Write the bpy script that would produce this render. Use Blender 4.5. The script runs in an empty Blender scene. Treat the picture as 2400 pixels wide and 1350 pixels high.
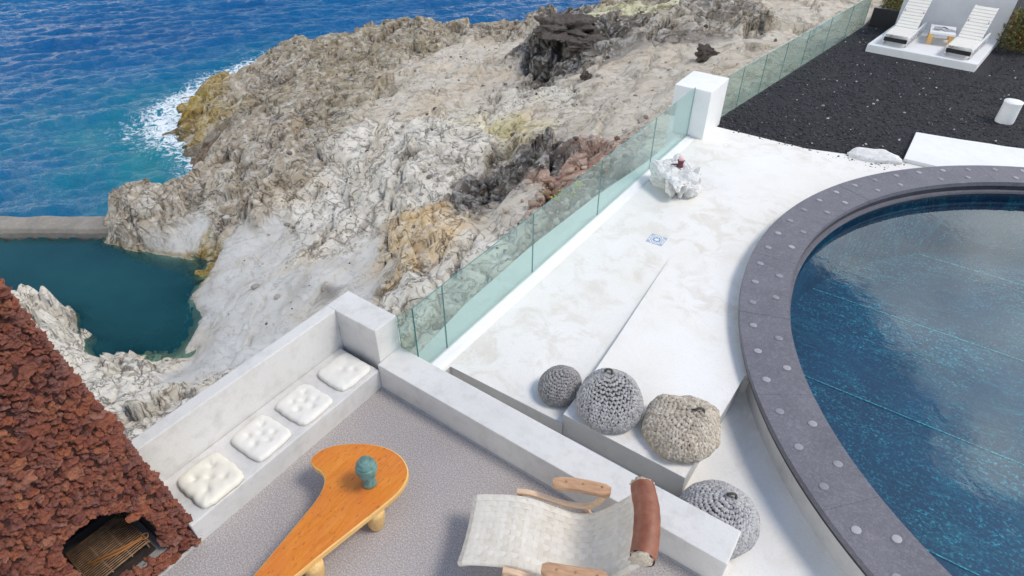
import bpy, bmesh, math, random
import numpy as np
from mathutils import Vector, Matrix, noise as mnoise

random.seed(7); RNG = np.random.default_rng(11)
R = math.radians
sc = bpy.context.scene
COL = sc.collection

# ------------------------------------------------------------------ camera
cd = bpy.data.cameras.new('camera'); cam = bpy.data.objects.new('camera', cd); COL.objects.link(cam)
cd.sensor_width = 36.0; cd.lens = 36.0 * 1466 / 2400
cd.clip_start = 0.05; cd.clip_end = 6000
CAM = Vector((4.195, -3.273, 5.5))
cam.location = CAM; cam.rotation_euler = (R(90 - 38.3), 0, R(35.1))
sc.camera = cam

# ------------------------------------------------------------------ world, sun, exposure
SUN_ELEV, SUN_AZ = 55.0, 66.0           # azimuth measured from +Y towards +X
w = bpy.data.worlds.new('World'); sc.world = w; w.use_nodes = True
nt = w.node_tree; nt.nodes.clear()
def wn(t, **k):
    n = nt.nodes.new(t)
    for a, b in k.items(): setattr(n, a, b)
    return n
sky = wn('ShaderNodeTexSky', sky_type='NISHITA'); sky.sun_disc = False
sky.sun_elevation = R(SUN_ELEV); sky.sun_rotation = R(SUN_AZ)
sky.air_density = 1.0; sky.dust_density = 0.3; sky.ozone_density = 1.0
tc = wn('ShaderNodeTexCoord'); sep = wn('ShaderNodeSeparateXYZ'); nt.links.new(tc.outputs['Generated'], sep.inputs[0])
def wmath(op, a, b=None, clamp=False):
    n = wn('ShaderNodeMath', operation=op); n.use_clamp = clamp
    for i, v in enumerate((a, b)):
        if v is None: continue
        if isinstance(v, (int, float)): n.inputs[i].default_value = v
        else: nt.links.new(v, n.inputs[i])
    return n.outputs[0]
zz = wmath('ADD', wmath('MAXIMUM', sep.outputs[2], 0.0), 0.18)
comb = wn('ShaderNodeCombineXYZ')
nt.links.new(wmath('DIVIDE', sep.outputs[0], zz), comb.inputs[0]); nt.links.new(wmath('DIVIDE', sep.outputs[1], zz), comb.inputs[1])
comb.inputs[2].default_value = 3.7
cn = wn('ShaderNodeTexNoise'); cn.inputs['Scale'].default_value = 2.6; cn.inputs['Detail'].default_value = 9; cn.inputs['Roughness'].default_value = 0.58
nt.links.new(comb.outputs[0], cn.inputs['Vector'])
# two banks of cloud with a band of open blue sky between them, the far one mirrored in the pool, the unseen rear one added for fill
band = wmath('ADD', wmath('DIVIDE', sep.outputs[1], zz), wmath('MULTIPLY', wmath('DIVIDE', sep.outputs[0], zz), 0.7))
bias = wmath('MINIMUM', wmath('MULTIPLY', wmath('SUBTRACT', wmath('ABSOLUTE', wmath('SUBTRACT', band, 0.05)), 1.06), 0.85), 0.30)
cr = wn('ShaderNodeValToRGB'); cr.color_ramp.elements[0].position = 0.49; cr.color_ramp.elements[1].position = 0.585
nt.links.new(wmath('ADD', cn.outputs['Fac'], wmath('MAXIMUM', bias, -0.2)), cr.inputs[0])
cmix = wn('ShaderNodeMixRGB'); nt.links.new(cr.outputs[0], cmix.inputs[0]); nt.links.new(sky.outputs[0], cmix.inputs[1])
cshade = wn('ShaderNodeValToRGB'); cshade.color_ramp.elements[0].position = .36; cshade.color_ramp.elements[1].position = .66
cshade.color_ramp.elements[0].color = (.5, .52, .56, 1); cshade.color_ramp.elements[1].color = (1, .985, .96, 1)
cn2 = wn('ShaderNodeTexNoise'); cn2.inputs['Scale'].default_value = 4.2; cn2.inputs['Detail'].default_value = 8; nt.links.new(comb.outputs[0], cn2.inputs['Vector']); nt.links.new(cn2.outputs['Fac'], cshade.inputs[0])
csc = wn('ShaderNodeMixRGB', blend_type='MULTIPLY'); csc.inputs[0].default_value = 1; csc.inputs[2].default_value = (15, 15, 14.8, 1); csc.use_clamp = False; nt.links.new(cshade.outputs[0], csc.inputs[1]); nt.links.new(csc.outputs[0], cmix.inputs[2])
bg = wn('ShaderNodeBackground'); bg.inputs[1].default_value = 0.12; nt.links.new(cmix.outputs[0], bg.inputs[0])
wo = wn('ShaderNodeOutputWorld'); nt.links.new(bg.outputs[0], wo.inputs[0])

sl = bpy.data.lights.new('sun', 'SUN'); sl.energy = 1.5; sl.angle = R(17); sl.color = (1.0, 0.93, 0.83)
so = bpy.data.objects.new('sun', sl); COL.objects.link(so)
sdir = Vector((math.sin(R(SUN_AZ)) * math.cos(R(SUN_ELEV)), math.cos(R(SUN_AZ)) * math.cos(R(SUN_ELEV)), math.sin(R(SUN_ELEV))))
so.rotation_euler = sdir.to_track_quat('Z', 'Y').to_euler(); so.location = (0, 0, 30)
sc.view_settings.view_transform = 'Standard'; sc.view_settings.look = 'None'
sc.view_settings.gamma = 1.0; sc.view_settings.use_curve_mapping = False
sc.view_settings.exposure = 0.60

# ------------------------------------------------------------------ material helpers
class NT:
    def __init__(s, name):
        s.m = bpy.data.materials.new(name); s.m.use_nodes = True; s.t = s.m.node_tree
        s.b = s.t.nodes['Principled BSDF']; s.out = s.t.nodes['Material Output']
        s._geo = None
    def n(s, t, **k):
        x = s.t.nodes.new(t)
        for a, b in k.items(): setattr(x, a, b)
        return x
    def link(s, a, b): s.t.links.new(a, b)
    def set(s, **k):
        for a, b in k.items():
            i = s.b.inputs[a.replace('_', ' ')]
            if hasattr(b, 'is_output'): s.link(b, i)
            else: i.default_value = b if not isinstance(b, tuple) or len(b) == 4 else (*b, 1)
    def pos(s, obj=False):
        if obj: return s.n('ShaderNodeTexCoord').outputs['Object']
        if s._geo is None: s._geo = s.n('ShaderNodeNewGeometry')
        return s._geo.outputs['Position']
    def island(s):
        s.pos(); return s._geo.outputs['Random Per Island'] if s._geo else s.n('ShaderNodeNewGeometry').outputs['Random Per Island']
    def mapping(s, v, scale=(1, 1, 1), rot=(0, 0, 0), loc=(0, 0, 0)):
        m = s.n('ShaderNodeMapping'); s.link(v, m.inputs[0])
        m.inputs['Location'].default_value = loc; m.inputs['Scale'].default_value = scale; m.inputs['Rotation'].default_value = rot
        return m.outputs[0]
    def noise(s, scale, detail=4, rough=.55, v=None, dist=0.0):
        x = s.n('ShaderNodeTexNoise'); x.inputs['Scale'].default_value = scale; x.inputs['Detail'].default_value = detail
        x.inputs['Roughness'].default_value = rough; x.inputs['Distortion'].default_value = dist
        s.link(v if v is not None else s.pos(), x.inputs['Vector']); return x.outputs['Fac']
    def voro(s, scale, v=None, feature='F1', out='Distance'):
        x = s.n('ShaderNodeTexVoronoi', feature=feature); x.inputs['Scale'].default_value = scale
        s.link(v if v is not None else s.pos(), x.inputs['Vector']); return x.outputs[out]
    def ramp(s, f, stops, interp='LINEAR'):
        x = s.n('ShaderNodeValToRGB'); x.color_ramp.interpolation = interp; e = x.color_ramp.elements
        while len(e) < len(stops): e.new(0.5)
        for el, (p, c) in zip(e, stops):
            el.position = p; el.color = (c, c, c, 1) if isinstance(c, (int, float)) else (*c[:3], 1)
        s.link(f, x.inputs[0]); return x.outputs[0]
    def mix(s, f, a, b, mode='MIX'):
        x = s.n('ShaderNodeMixRGB', blend_type=mode)
        for i, v in enumerate((f, a, b)):
            if hasattr(v, 'is_output'): s.link(v, x.inputs[i])
            elif i == 0: x.inputs[0].default_value = v
            else: x.inputs[i].default_value = (v, v, v, 1) if isinstance(v, (int, float)) else (*v[:3], 1)
        return x.outputs[0]
    def math(s, op, a, b=0.0, clamp=False):
        x = s.n('ShaderNodeMath', operation=op); x.use_clamp = clamp
        for i, v in enumerate((a, b)):
            if hasattr(v, 'is_output'): s.link(v, x.inputs[i])
            else: x.inputs[i].default_value = v
        return x.outputs[0]
    def attr(s, name, out='Fac'):
        x = s.n('ShaderNodeAttribute', attribute_name=name); return x.outputs[out]
    def bump(s, h, strength=.5, dist=.02, normal=None):
        x = s.n('ShaderNodeBump'); x.inputs['Strength'].default_value = strength; x.inputs['Distance'].default_value = dist
        s.link(h, x.inputs['Height'])
        if normal is not None: s.link(normal, x.inputs['Normal'])
        s.link(x.outputs[0], s.b.inputs['Normal']); return x.outputs[0]
MAT = {}

def m_plaster(name, c1, c2, stain, stain_amt=.5, rough=.7, bump=.25):
    t = NT(name)
    a = t.noise(1.1, 6, .6); b = t.noise(5.5, 6, .65); f = t.noise(60, 3, .6)
    base = t.mix(t.ramp(a, [(.3, 0), (.7, 1)]), c1, c2)
    base = t.mix(t.math('MULTIPLY', t.ramp(b, [(.48, 0), (.72, 1)]), stain_amt), base, stain)
    base = t.mix(t.math('MULTIPLY', t.ramp(f, [(.35, 1), (.6, 0)]), .10), base, (.32, .3, .27))
    t.set(Base_Color=base, Roughness=rough)
    t.bump(t.mix(.5, b, f), bump, .01)
    MAT[name] = t.m; return t

# white terrace plaster with worn beige patches
t = NT('white_plaster')
a = t.noise(.9, 6, .62); b = t.noise(2.6, 9, .68, dist=.6); c = t.noise(.55, 3, .5, v=t.mapping(t.pos(), loc=(3.1, 7.7, 0))); f = t.noise(45, 4, .6)
base = t.mix(t.ramp(a, [(.32, 0), (.68, 1)]), (.78, .765, .735), (.73, .70, .64))
blot = t.math('MULTIPLY', t.ramp(b, [(.48, 0), (.60, 1)]), t.ramp(c, [(.40, 0), (.56, 1)]))
base = t.mix(t.math('MULTIPLY', blot, .42), base, (.55, .48, .385))
base = t.mix(t.math('MULTIPLY', t.ramp(f, [(.3, 1), (.5, 0)]), .16), base, (.42, .39, .34))
t.set(Base_Color=base, Roughness=.62); t.bump(t.mix(.55, b, f), .3, .008); MAT['white_plaster'] = t.m

m_plaster('grey_concrete', (.665, .65, .625), (.60, .588, .562), (.47, .458, .43), .65, .55, .2)
m_plaster('pool_concrete', (.52, .51, .49), (.42, .42, .41), (.33, .33, .33), .5, .6, .25)
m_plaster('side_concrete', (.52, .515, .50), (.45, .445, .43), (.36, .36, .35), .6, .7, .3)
m_plaster('white_paint', (.78, .78, .77), (.72, .72, .72), (.6, .6, .6), .3, .6, .2)
m_plaster('wall_paint', (.56, .57, .59), (.50, .51, .53), (.44, .45, .46), .4, .6, .2)
m_plaster('old_concrete', (.26, .235, .20), (.17, .155, .13), (.34, .31, .27), .6, .8, .5)
m_plaster('hearth_concrete', (.30, .29, .27), (.2, .19, .18), (.08, .07, .06), .7, .9, .5)

t = NT('carpet')
a = t.noise(1.3, 4); b = t.voro(210, out='Color'); f = t.noise(70, 3, .75)
base = t.mix(t.ramp(a, [(.3, 0), (.7, 1)]), (.44, .395, .365), (.385, .345, .32))
base = t.mix(.5, base, t.ramp(f, [(.34, (.12, .105, .11)), (.5, (.33, .305, .30)), (.66, (.72, .68, .67))]))
t.set(Base_Color=base, Roughness=.95); t.bump(f, .6, .01); MAT['carpet'] = t.m

t = NT('slate')
a = t.noise(2.2, 6, .65); f = t.noise(38, 5, .7); v = t.noise(9, 6, .7, dist=1.5)
base = t.mix(t.ramp(a, [(.3, 0), (.7, 1)]), (.10, .097, .12), (.14, .135, .16))
base = t.mix(t.math('MULTIPLY', t.ramp(v, [(.52, 0), (.72, 1)]), .5), base, (.24, .23, .25))
base = t.mix(t.math('MULTIPLY', t.ramp(f, [(.50, 0), (.68, 1)]), .5), base, (.22, .216, .24))
base = t.mix(t.math('MULTIPLY', t.ramp(t.noise(60, 4, .7), [(.35, 1), (.48, 0)]), .5), base, (.055, .053, .066))
t.set(Base_Color=base, Roughness=.6); t.bump(f, .25, .006); MAT['slate'] = t.m

t = NT('stud_metal'); f = t.mix(.6, t.noise(50, 4), t.n('ShaderNodeObjectInfo').outputs['Random'])
t.set(Base_Color=t.ramp(f, [(.3, (.20, .198, .215)), (.7, (.32, .316, .335))]), Roughness=.5); MAT['stud'] = t.m
t = NT('black_rubber'); t.set(Base_Color=(.012, .012, .015), Roughness=.4); MAT['black'] = t.m
t = NT('pool_basin_wall'); t.set(Base_Color=t.ramp(t.noise(7, 5), [(.3, (.012, .016, .022)), (.7, (.03, .035, .045))]), Roughness=.35); MAT['basin_wall'] = t.m

t = NT('pool_floor')                      # dark blue glass mosaic with worn teal specks
p = t.pos(); sp = t.voro(26, out='Color'); spc = t.noise(26, 5, .8); area = t.noise(.75, 5, .6); streak = t.noise(5, 6, .75, v=t.mapping(p, (1, 3.2, 1), (0, 0, .5)))
base = t.mix(t.ramp(area, [(.35, 0), (.65, 1)]), (.0003, .012, .046), (.001, .036, .085))
base = t.mix(t.math('MULTIPLY', t.ramp(t.noise(1.6, 8, .68, v=t.mapping(p, (1, 2.4, 1), (0, 0, .35)), dist=.8), [(.52, 0), (.68, 1)]), .38), base, (.03, .20, .22))
m = t.math('MULTIPLY', t.ramp(spc, [(.50, 0), (.62, 1)]), t.ramp(streak, [(.42, 0), (.6, 1)]))
m = t.math('MULTIPLY', m, t.ramp(t.noise(.9, 4, .6, v=t.mapping(p, loc=(4, 2, 0))), [(.38, .25), (.62, 1)]))
base = t.mix(t.math('MULTIPLY', m, .95), base, (.07, .50, .56))
t.set(Base_Color=base, Roughness=.5); MAT['pool_floor'] = t.m
t = NT('pool_seam'); t.set(Base_Color=t.ramp(t.noise(30, 4, .7), [(.40, (.01, .09, .13)), (.58, (.12, .44, .46))]), Roughness=.6); MAT['seam'] = t.m

def m_water(name, tint, ior, rough, bump_scale, bump_strength, veil=None):
    t = NT(name); t.t.nodes.remove(t.b)
    tr = t.n('ShaderNodeBsdfTransparent'); tr.inputs[0].default_value = (*tint, 1)
    gl = t.n('ShaderNodeBsdfGlossy'); gl.inputs['Color'].default_value = (.84, .95, 1, 1); gl.inputs['Roughness'].default_value = rough
    lw = t.n('ShaderNodeLayerWeight'); lw.inputs['Blend'].default_value = .5; f0 = ((ior - 1) / (ior + 1)) ** 2
    bp = t.n('ShaderNodeBump'); bp.inputs['Strength'].default_value = bump_strength; bp.inputs['Distance'].default_value = .01
    t.link(t.noise(bump_scale, 4, .6, dist=.5), bp.inputs['Height'])
    t.link(bp.outputs[0], gl.inputs['Normal']); t.link(bp.outputs[0], lw.inputs['Normal'])
    fres = t.math('ADD', t.math('MULTIPLY', t.math('POWER', lw.outputs['Facing'], 5), 1 - f0), f0)
    mx = t.n('ShaderNodeMixShader'); t.link(fres, mx.inputs[0]); t.link(tr.outputs[0], mx.inputs[1]); t.link(gl.outputs[0], mx.inputs[2])
    res = mx.outputs[0]
    if veil:
        df = t.n('ShaderNodeBsdfDiffuse'); df.inputs[0].default_value = (*veil[0], 1)
        m2 = t.n('ShaderNodeMixShader')
        if veil[2]: t.link(t.math('MULTIPLY', t.ramp(t.noise(veil[2], 5, .65), [(.25, .6), (.75, 1.3)]), veil[1]), m2.inputs[0])
        else: m2.inputs[0].default_value = veil[1]
        t.link(res, m2.inputs[1]); t.link(df.outputs[0], m2.inputs[2]); res = m2.outputs[0]
    t.link(res, t.out.inputs['Surface']); MAT[name] = t.m
m_water('pool_water', (.72, .92, .98), 1.66, .01, 2.2, .24)
m_water('glass', (.85, .94, .91), 1.35, .01, 1.0, .0, veil=((.50, .57, .55), .11, 1.2))
t = NT('glass_edge'); t.set(Base_Color=(.10, .26, .24), Roughness=.25); MAT['glass_edge'] = t.m

# sea water: deep blue to teal over shallows, foam by attribute
t = NT('sea_water')
sh = t.attr('shallow'); fo = t.attr('foam')
deep = t.mix(t.ramp(t.noise(.09, 4), [(.3, 0), (.7, 1)]), (.0004, .076, .235), (.001, .105, .28))
base = t.mix(sh, deep, (.006, .19, .25))
fm = t.math('MULTIPLY', t.math('ADD', t.ramp(t.noise(2.6, 10, .75, dist=1.6), [(.44, 0), (.66, 1)]), t.math('MULTIPLY', fo, .22)), fo, True)
fm = t.ramp(fm, [(.18, 0), (.5, 1)])
base = t.mix(fm, base, (.78, .84, .88))
t.set(Base_Color=base, Roughness=t.mix(fm, .14, .8), IOR=1.33, Specular_IOR_Level=.28); 
t.bump(t.mix(.35, t.noise(1.0, 6, .68, v=t.mapping(t.pos(), (1.1, 2.6, 1), (0, 0, R(-65))), dist=.4), t.noise(7, 4, .65)), .95, .30); MAT['sea'] = t.m

t = NT('tidal_water')
base = t.mix(t.ramp(t.noise(.35, 4), [(.3, 0), (.7, 1)]), (.006, .045, .058), (.010, .068, .075))
t.set(Base_Color=base, Roughness=.06, IOR=1.33); t.bump(t.noise(4, 3), .06, .02)
tr = t.n('ShaderNodeBsdfTransparent'); tr.inputs[0].default_value = (.62, .80, .72, 1); mx = t.n('ShaderNodeMixShader')
t.link(t.math('MULTIPLY', t.attr('clear'), .8), mx.inputs[0]); t.link(t.b.outputs[0], mx.inputs[1]); t.link(tr.outputs[0], mx.inputs[2]); t.link(mx.outputs[0], t.out.inputs['Surface']); MAT['tidal'] = t.m

# rock: colour zones from an attribute plus cracks and mottling
t = NT('shore_rock')
tint = t.attr('tint', 'Color'); crack = t.attr('crack'); rg = t.attr('rough')
n1 = t.noise(.7, 7, .58); n2 = t.noise(1.7, 8, .60, dist=1.4); n3 = t.noise(8, 7, .66)
rs = t.ramp(rg, [(.08, .14), (.65, 1)])
fol = t.noise(.9, 8, .62, v=t.mapping(t.pos(), (1.3, .7, 3.0), (.5, .3, .6)), dist=2.6)
ln1 = t.math('ABSOLUTE', t.math('SUBTRACT', t.noise(.6, 8, .56, dist=1.0), .5)); ln2 = t.math('ABSOLUTE', t.math('SUBTRACT', t.noise(1.5, 8, .58, v=t.mapping(t.pos(), (1, 1.7, 1), (0, 0, .7)), dist=1.0), .5))
base = t.mix(t.math('MULTIPLY', t.ramp(n1, [(.36, 1), (.58, 0)]), .42), tint, t.mix(1, tint, (.66, .60, .51), 'MULTIPLY'))
base = t.mix(t.math('MULTIPLY', t.math('MULTIPLY', t.ramp(n2, [(.46, 0), (.60, 1)]), .45), rs), base, t.mix(.30, (.90, .88, .82), tint))
base = t.mix(t.math('MULTIPLY', t.ramp(t.noise(.45, 5, .6, v=t.mapping(t.pos(), loc=(7, 3, 1))), [(.52, 0), (.68, 1)]), .35), base, t.mix(1, tint, (1.0, .82, .58), 'MULTIPLY'))
dk = t.math('MULTIPLY', t.ramp(fol, [(.36, 1), (.43, 0)]), t.math('MULTIPLY', rs, .5))
base = t.mix(dk, base, t.mix(1, tint, (.34, .295, .25), 'MULTIPLY'))
dk2 = t.math('MULTIPLY', t.ramp(n3, [(.28, 1), (.36, 0)]), t.math('MULTIPLY', rs, .35))
base = t.mix(dk2, base, t.mix(1, tint, (.36, .32, .28), 'MULTIPLY'))
lines_ = t.math('MAXIMUM', t.ramp(ln1, [(.0, 1), (.010, 0)]), t.math('MULTIPLY', t.ramp(ln2, [(.0, 1), (.014, 0)]), .7))
base = t.mix(t.math('MULTIPLY', lines_, t.math('ADD', t.math('MULTIPLY', rs, .62), .22), True), base, t.mix(1, tint, (.17, .145, .12), 'MULTIPLY'))
base = t.mix(t.math('MULTIPLY', crack, .8), base, t.mix(1, tint, (.20, .17, .14), 'MULTIPLY'))
t.set(Base_Color=base, Roughness=.88)
hgt = t.mix(.12, t.mix(.55, n2, fol), n3); hgt = t.mix(t.math('MULTIPLY', lines_, .5), hgt, 0.0)
t.bump(t.math('MULTIPLY', hgt, rs), .85, .22); MAT['rock'] = t.m

t = NT('dark_rock'); n2 = t.noise(6, 8, .7); t.set(Base_Color=t.ramp(n2, [(.3, (.035, .029, .024)), (.7, (.125, .10, .082))]), Roughness=.9); t.bump(n2, .9, .06); MAT['dark_rock'] = t.m
t = NT('pale_stone'); n2 = t.noise(9, 8, .72); n3 = t.noise(30, 5, .7)
t.set(Base_Color=t.mix(t.math('MULTIPLY', t.ramp(n3, [(.35, 1), (.48, 0)]), .35), t.ramp(n2, [(.32, (.58, .56, .52)), (.6, (.76, .755, .74))]), (.3, .28, .25)), Roughness=.85); t.bump(t.mix(.5, n2, n3), .8, .03); MAT['pale_stone'] = t.m

t = NT('black_gravel'); v = t.voro(34, out='Color'); n = t.noise(24, 6, .75); a = t.noise(.8, 3)
base = t.ramp(n, [(.3, (.007, .007, .010)), (.58, (.022, .022, .029)), (.8, (.06, .06, .07))])
base = t.mix(t.math('MULTIPLY', t.ramp(a, [(.5, 0), (.7, 1)]), .35), base, (.045, .034, .034))
t.set(Base_Color=base, Roughness=.9); t.bump(n, 1.0, .05); MAT['gravel'] = t.m
t = NT('gravel_stone'); t.set(Base_Color=t.ramp(t.island(), [(0, (.012, .012, .014)), (.55, (.04, .038, .042)), (.93, (.075, .072, .076)), (.984, (.10, .1, .105)), (.987, (.42, .41, .40)), (1, (.55, .54, .52))]), Roughness=.85); MAT['gravel_stone'] = t.m

t = NT('red_lava'); n = t.noise(28, 6, .75); a = t.noise(1.6, 4)
vary = t.math('FRACT', t.math('ADD', t.island(), t.n('ShaderNodeObjectInfo').outputs['Random']))
base = t.ramp(vary, [(0, (.16, .048, .032)), (.2, (.24, .068, .036)), (.4, (.19, .074, .058)), (.6, (.30, .092, .042)), (.75, (.20, .062, .040)), (.9, (.33, .12, .06)), (1, (.24, .11, .088))])
base = t.mix(t.math('MULTIPLY', t.ramp(n, [(.36, 1), (.5, 0)]), .5), base, (.05, .018, .012))
base = t.mix(t.math('MULTIPLY', t.ramp(a, [(.45, 0), (.7, 1)]), .3), base, (.14, .062, .052))
base = t.mix(t.math('MULTIPLY', t.ramp(t.noise(55, 5, .7), [(.58, 0), (.70, 1)]), .35), base, (.42, .24, .17))
t.set(Base_Color=base, Roughness=.92); t.bump(t.mix(.5, n, t.noise(60, 5, .7)), 1.0, .03); MAT['lava'] = t.m
t = NT('lava_mortar'); t.set(Base_Color=t.ramp(t.noise(20, 5), [(.3, (.030, .012, .010)), (.7, (.075, .028, .020))]), Roughness=.95); t.bump(t.noise(30, 5, .7), .8, .02); MAT['mortar'] = t.m
t = NT('soot'); t.set(Base_Color=t.ramp(t.noise(6, 5), [(.3, (.012, .008, .006)), (.7, (.05, .035, .028))]), Roughness=.95); MAT['soot'] = t.m
t = NT('rusty_iron'); t.set(Base_Color=t.ramp(t.noise(22, 5), [(.3, (.14, .085, .05)), (.6, (.30, .18, .10)), (.8, (.40, .25, .13))]), Roughness=.8, Metallic=.2); MAT['rust'] = t.m
t = NT('orange_iron'); t.set(Base_Color=(.30, .125, .035), Roughness=.8); MAT['orange_iron'] = t.m

t = NT('orange_wood'); p = t.pos(True)
g = t.noise(3.0, 6, .65, v=t.mapping(p, (9, 1.1, 1), (0, 0, .12)), dist=.6); sp = t.noise(26, 3, .6, v=t.mapping(p, (1.6, .8, 1), (0, 0, .6))); a = t.noise(2.4, 4)
base = t.ramp(g, [(.3, (.58, .165, .012)), (.5, (.66, .215, .022)), (.7, (.70, .26, .040))])
base = t.mix(t.math('MULTIPLY', t.ramp(a, [(.4, 0), (.7, 1)]), .7), base, (.56, .15, .035))
base = t.mix(t.math('MULTIPLY', t.ramp(t.noise(6, 6, .7, v=t.mapping(p, (3, .6, 1), (0, 0, .9))), [(.58, 0), (.66, 1)]), .30), base, (.74, .36, .10))
base = t.mix(t.math('MULTIPLY', t.ramp(sp, [(.60, 0), (.68, 1)]), .6), base, (.24, .085, .012))
t.set(Base_Color=base, Roughness=.42); MAT['orange_wood'] = t.m
t = NT('ply_edge'); t.set(Base_Color=t.ramp(t.noise(3, 4, v=t.mapping(t.pos(True), (1, 1, 60))), [(.35, (.55, .29, .07)), (.65, (.76, .50, .19))]), Roughness=.5); MAT['ply'] = t.m
t = NT('pale_wood'); g = t.noise(5, 5, v=t.mapping(t.pos(True), (2, 9, 9)), dist=.5)
t.set(Base_Color=t.ramp(g, [(.3, (.58, .38, .235)), (.7, (.70, .50, .34))]), Roughness=.5); MAT['pale_wood'] = t.m
t = NT('table_leg_wood'); g = t.noise(5, 5, v=t.mapping(t.pos(True), (9, 9, 2)), dist=.5)
t.set(Base_Color=t.ramp(g, [(.3, (.56, .32, .10)), (.7, (.72, .48, .20))]), Roughness=.45); MAT['leg_wood'] = t.m
t = NT('arm_wood'); g = t.noise(4, 6, v=t.mapping(t.pos(True), (2, 11, 9)), dist=.6)
t.set(Base_Color=t.ramp(g, [(.3, (.36, .195, .10)), (.7, (.54, .335, .20))]), Roughness=.5); MAT['arm_wood'] = t.m
t = NT('dowel_wood'); t.set(Base_Color=(.33, .19, .09), Roughness=.6); MAT['dowel'] = t.m
t = NT('webbing'); f = t.noise(190, 2, v=t.mapping(t.pos(True), (1, 1, 1))); a = t.noise(7, 5)
base = t.ramp(t.n('ShaderNodeObjectInfo').outputs['Random'], [(0, (.60, .545, .455)), (.5, (.655, .605, .52)), (1, (.70, .66, .58))])
base = t.mix(t.math('MULTIPLY', t.ramp(a, [(.45, 0), (.75, 1)]), .4), base, (.47, .42, .34))
t.set(Base_Color=base, Roughness=.85); t.bump(f, .25, .003); MAT['webbing'] = t.m
t = NT('leather'); n = t.noise(9, 6, .65); f = t.noise(60, 4)
t.set(Base_Color=t.ramp(n, [(.3, (.17, .052, .026)), (.55, (.25, .088, .045)), (.8, (.34, .145, .09))]), Roughness=.5); t.bump(t.mix(.5, n, f), .35, .012); MAT['leather'] = t.m
t = NT('fleece'); n = t.noise(60, 5, .7); t.set(Base_Color=t.ramp(n, [(.3, (.45, .35, .24)), (.7, (.75, .68, .56))]), Roughness=.95); t.bump(n, 1, .02); MAT['fleece'] = t.m
t = NT('bronze_patina'); n = t.noise(14, 6, .65)
t.set(Base_Color=t.ramp(n, [(.3, (.055, .115, .105)), (.55, (.115, .225, .20)), (.8, (.20, .32, .28))]), Roughness=.6); t.bump(n, .4, .01); MAT['bronze'] = t.m
def m_knit(name, cols):
    t = NT(name); f = t.noise(120, 3, .6); a = t.noise(3, 4)
    base = t.ramp(t.island(), [(i / (len(cols) - 1), c) for i, c in enumerate(cols)])
    base = t.mix(t.math('MULTIPLY', t.ramp(f, [(.35, 1), (.6, 0)]), .35), base, tuple(x * .45 for x in cols[0]))
    t.set(Base_Color=base, Roughness=.95); t.bump(f, .5, .006); MAT[name] = t.m
m_knit('knit_dark', [(.20, .19, .19), (.30, .285, .28), (.40, .385, .375)])
m_knit('knit_grey', [(.28, .27, .27), (.38, .37, .365), (.48, .47, .46)])
m_knit('knit_beige', [(.33, .275, .21), (.49, .425, .34), (.62, .56, .47)])
m_knit('knit_pale', [(.33, .32, .32), (.44, .43, .425), (.56, .55, .54)])
t = NT('knit_core'); t.set(Base_Color=(.13, .122, .115), Roughness=1); MAT['knit_core'] = t.m
t = NT('rope_dark'); t.set(Base_Color=t.ramp(t.noise(60, 3), [(.3, (.03, .028, .024)), (.7, (.12, .11, .09))]), Roughness=.9); MAT['rope'] = t.m
def m_cotton(name, c):
    t = NT(name); f = t.noise(140, 3, .6); a = t.noise(6, 4)
    t.set(Base_Color=t.mix(t.math('MULTIPLY', t.ramp(a, [(.4, 0), (.75, 1)]), .35), c, tuple(x * .88 for x in c)), Roughness=.9); t.bump(t.mix(.5, f, t.noise(20, 4)), .3, .006); MAT[name] = t.m
m_cotton('cotton_white', (.735, .71, .65)); m_cotton('cotton_cream', (.74, .705, .60))
t = NT('algae'); MAT['algae'] = t.m; n = t.noise(9, 5, .7); t.set(Base_Color=t.ramp(n, [(.3, (.10, .07, .01)), (.7, (.28, .21, .02))]), Roughness=.8)
t = NT('leaf_green'); t.set(Base_Color=t.ramp(t.island(), [(0, (.05, .07, .012)), (.5, (.12, .12, .02)), (1, (.25, .19, .03))]), Roughness=.6); MAT['leaf'] = t.m
t = NT('leaf_rust'); t.set(Base_Color=t.ramp(t.island(), [(0, (.04, .055, .012)), (.6, (.11, .115, .02)), (.88, (.22, .15, .03)), (1, (.30, .07, .04))]), Roughness=.6); MAT['leaf_rust'] = t.m
t = NT('yellow_bloom'); t.set(Base_Color=t.ramp(t.island(), [(0, (.20, .17, .02)), (.5, (.42, .34, .03)), (1, (.60, .48, .05))]), Roughness=.7); MAT['bloom'] = t.m
t = NT('stem'); t.set(Base_Color=(.09, .06, .03), Roughness=.8); MAT['stem'] = t.m
t = NT('chrome_grey'); t.set(Base_Color=(.35, .36, .37), Roughness=.35); MAT['grey_metal'] = t.m
t = NT('red_pot'); t.set(Base_Color=(.12, .025, .03), Roughness=.4); MAT['maroon'] = t.m
t = NT('pink_wax'); t.set(Base_Color=(.72, .45, .45), Roughness=.5); MAT['pink'] = t.m
t = NT('rubble'); t.set(Base_Color=t.ramp(t.island(), [(0, (.16, .085, .055)), (.4, (.26, .17, .12)), (.7, (.36, .28, .22)), (1, (.48, .42, .36))]), Roughness=.9); t.bump(t.noise(20, 5), .6, .02); MAT['rubble'] = t.m
t = NT('pebble'); t.set(Base_Color=t.ramp(t.island(), [(0, (.06, .05, .045)), (.35, (.20, .175, .15)), (.7, (.38, .35, .31)), (1, (.52, .50, .46))]), Roughness=.9); t.bump(t.noise(20, 5), .6, .02); MAT['pebble'] = t.m

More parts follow.
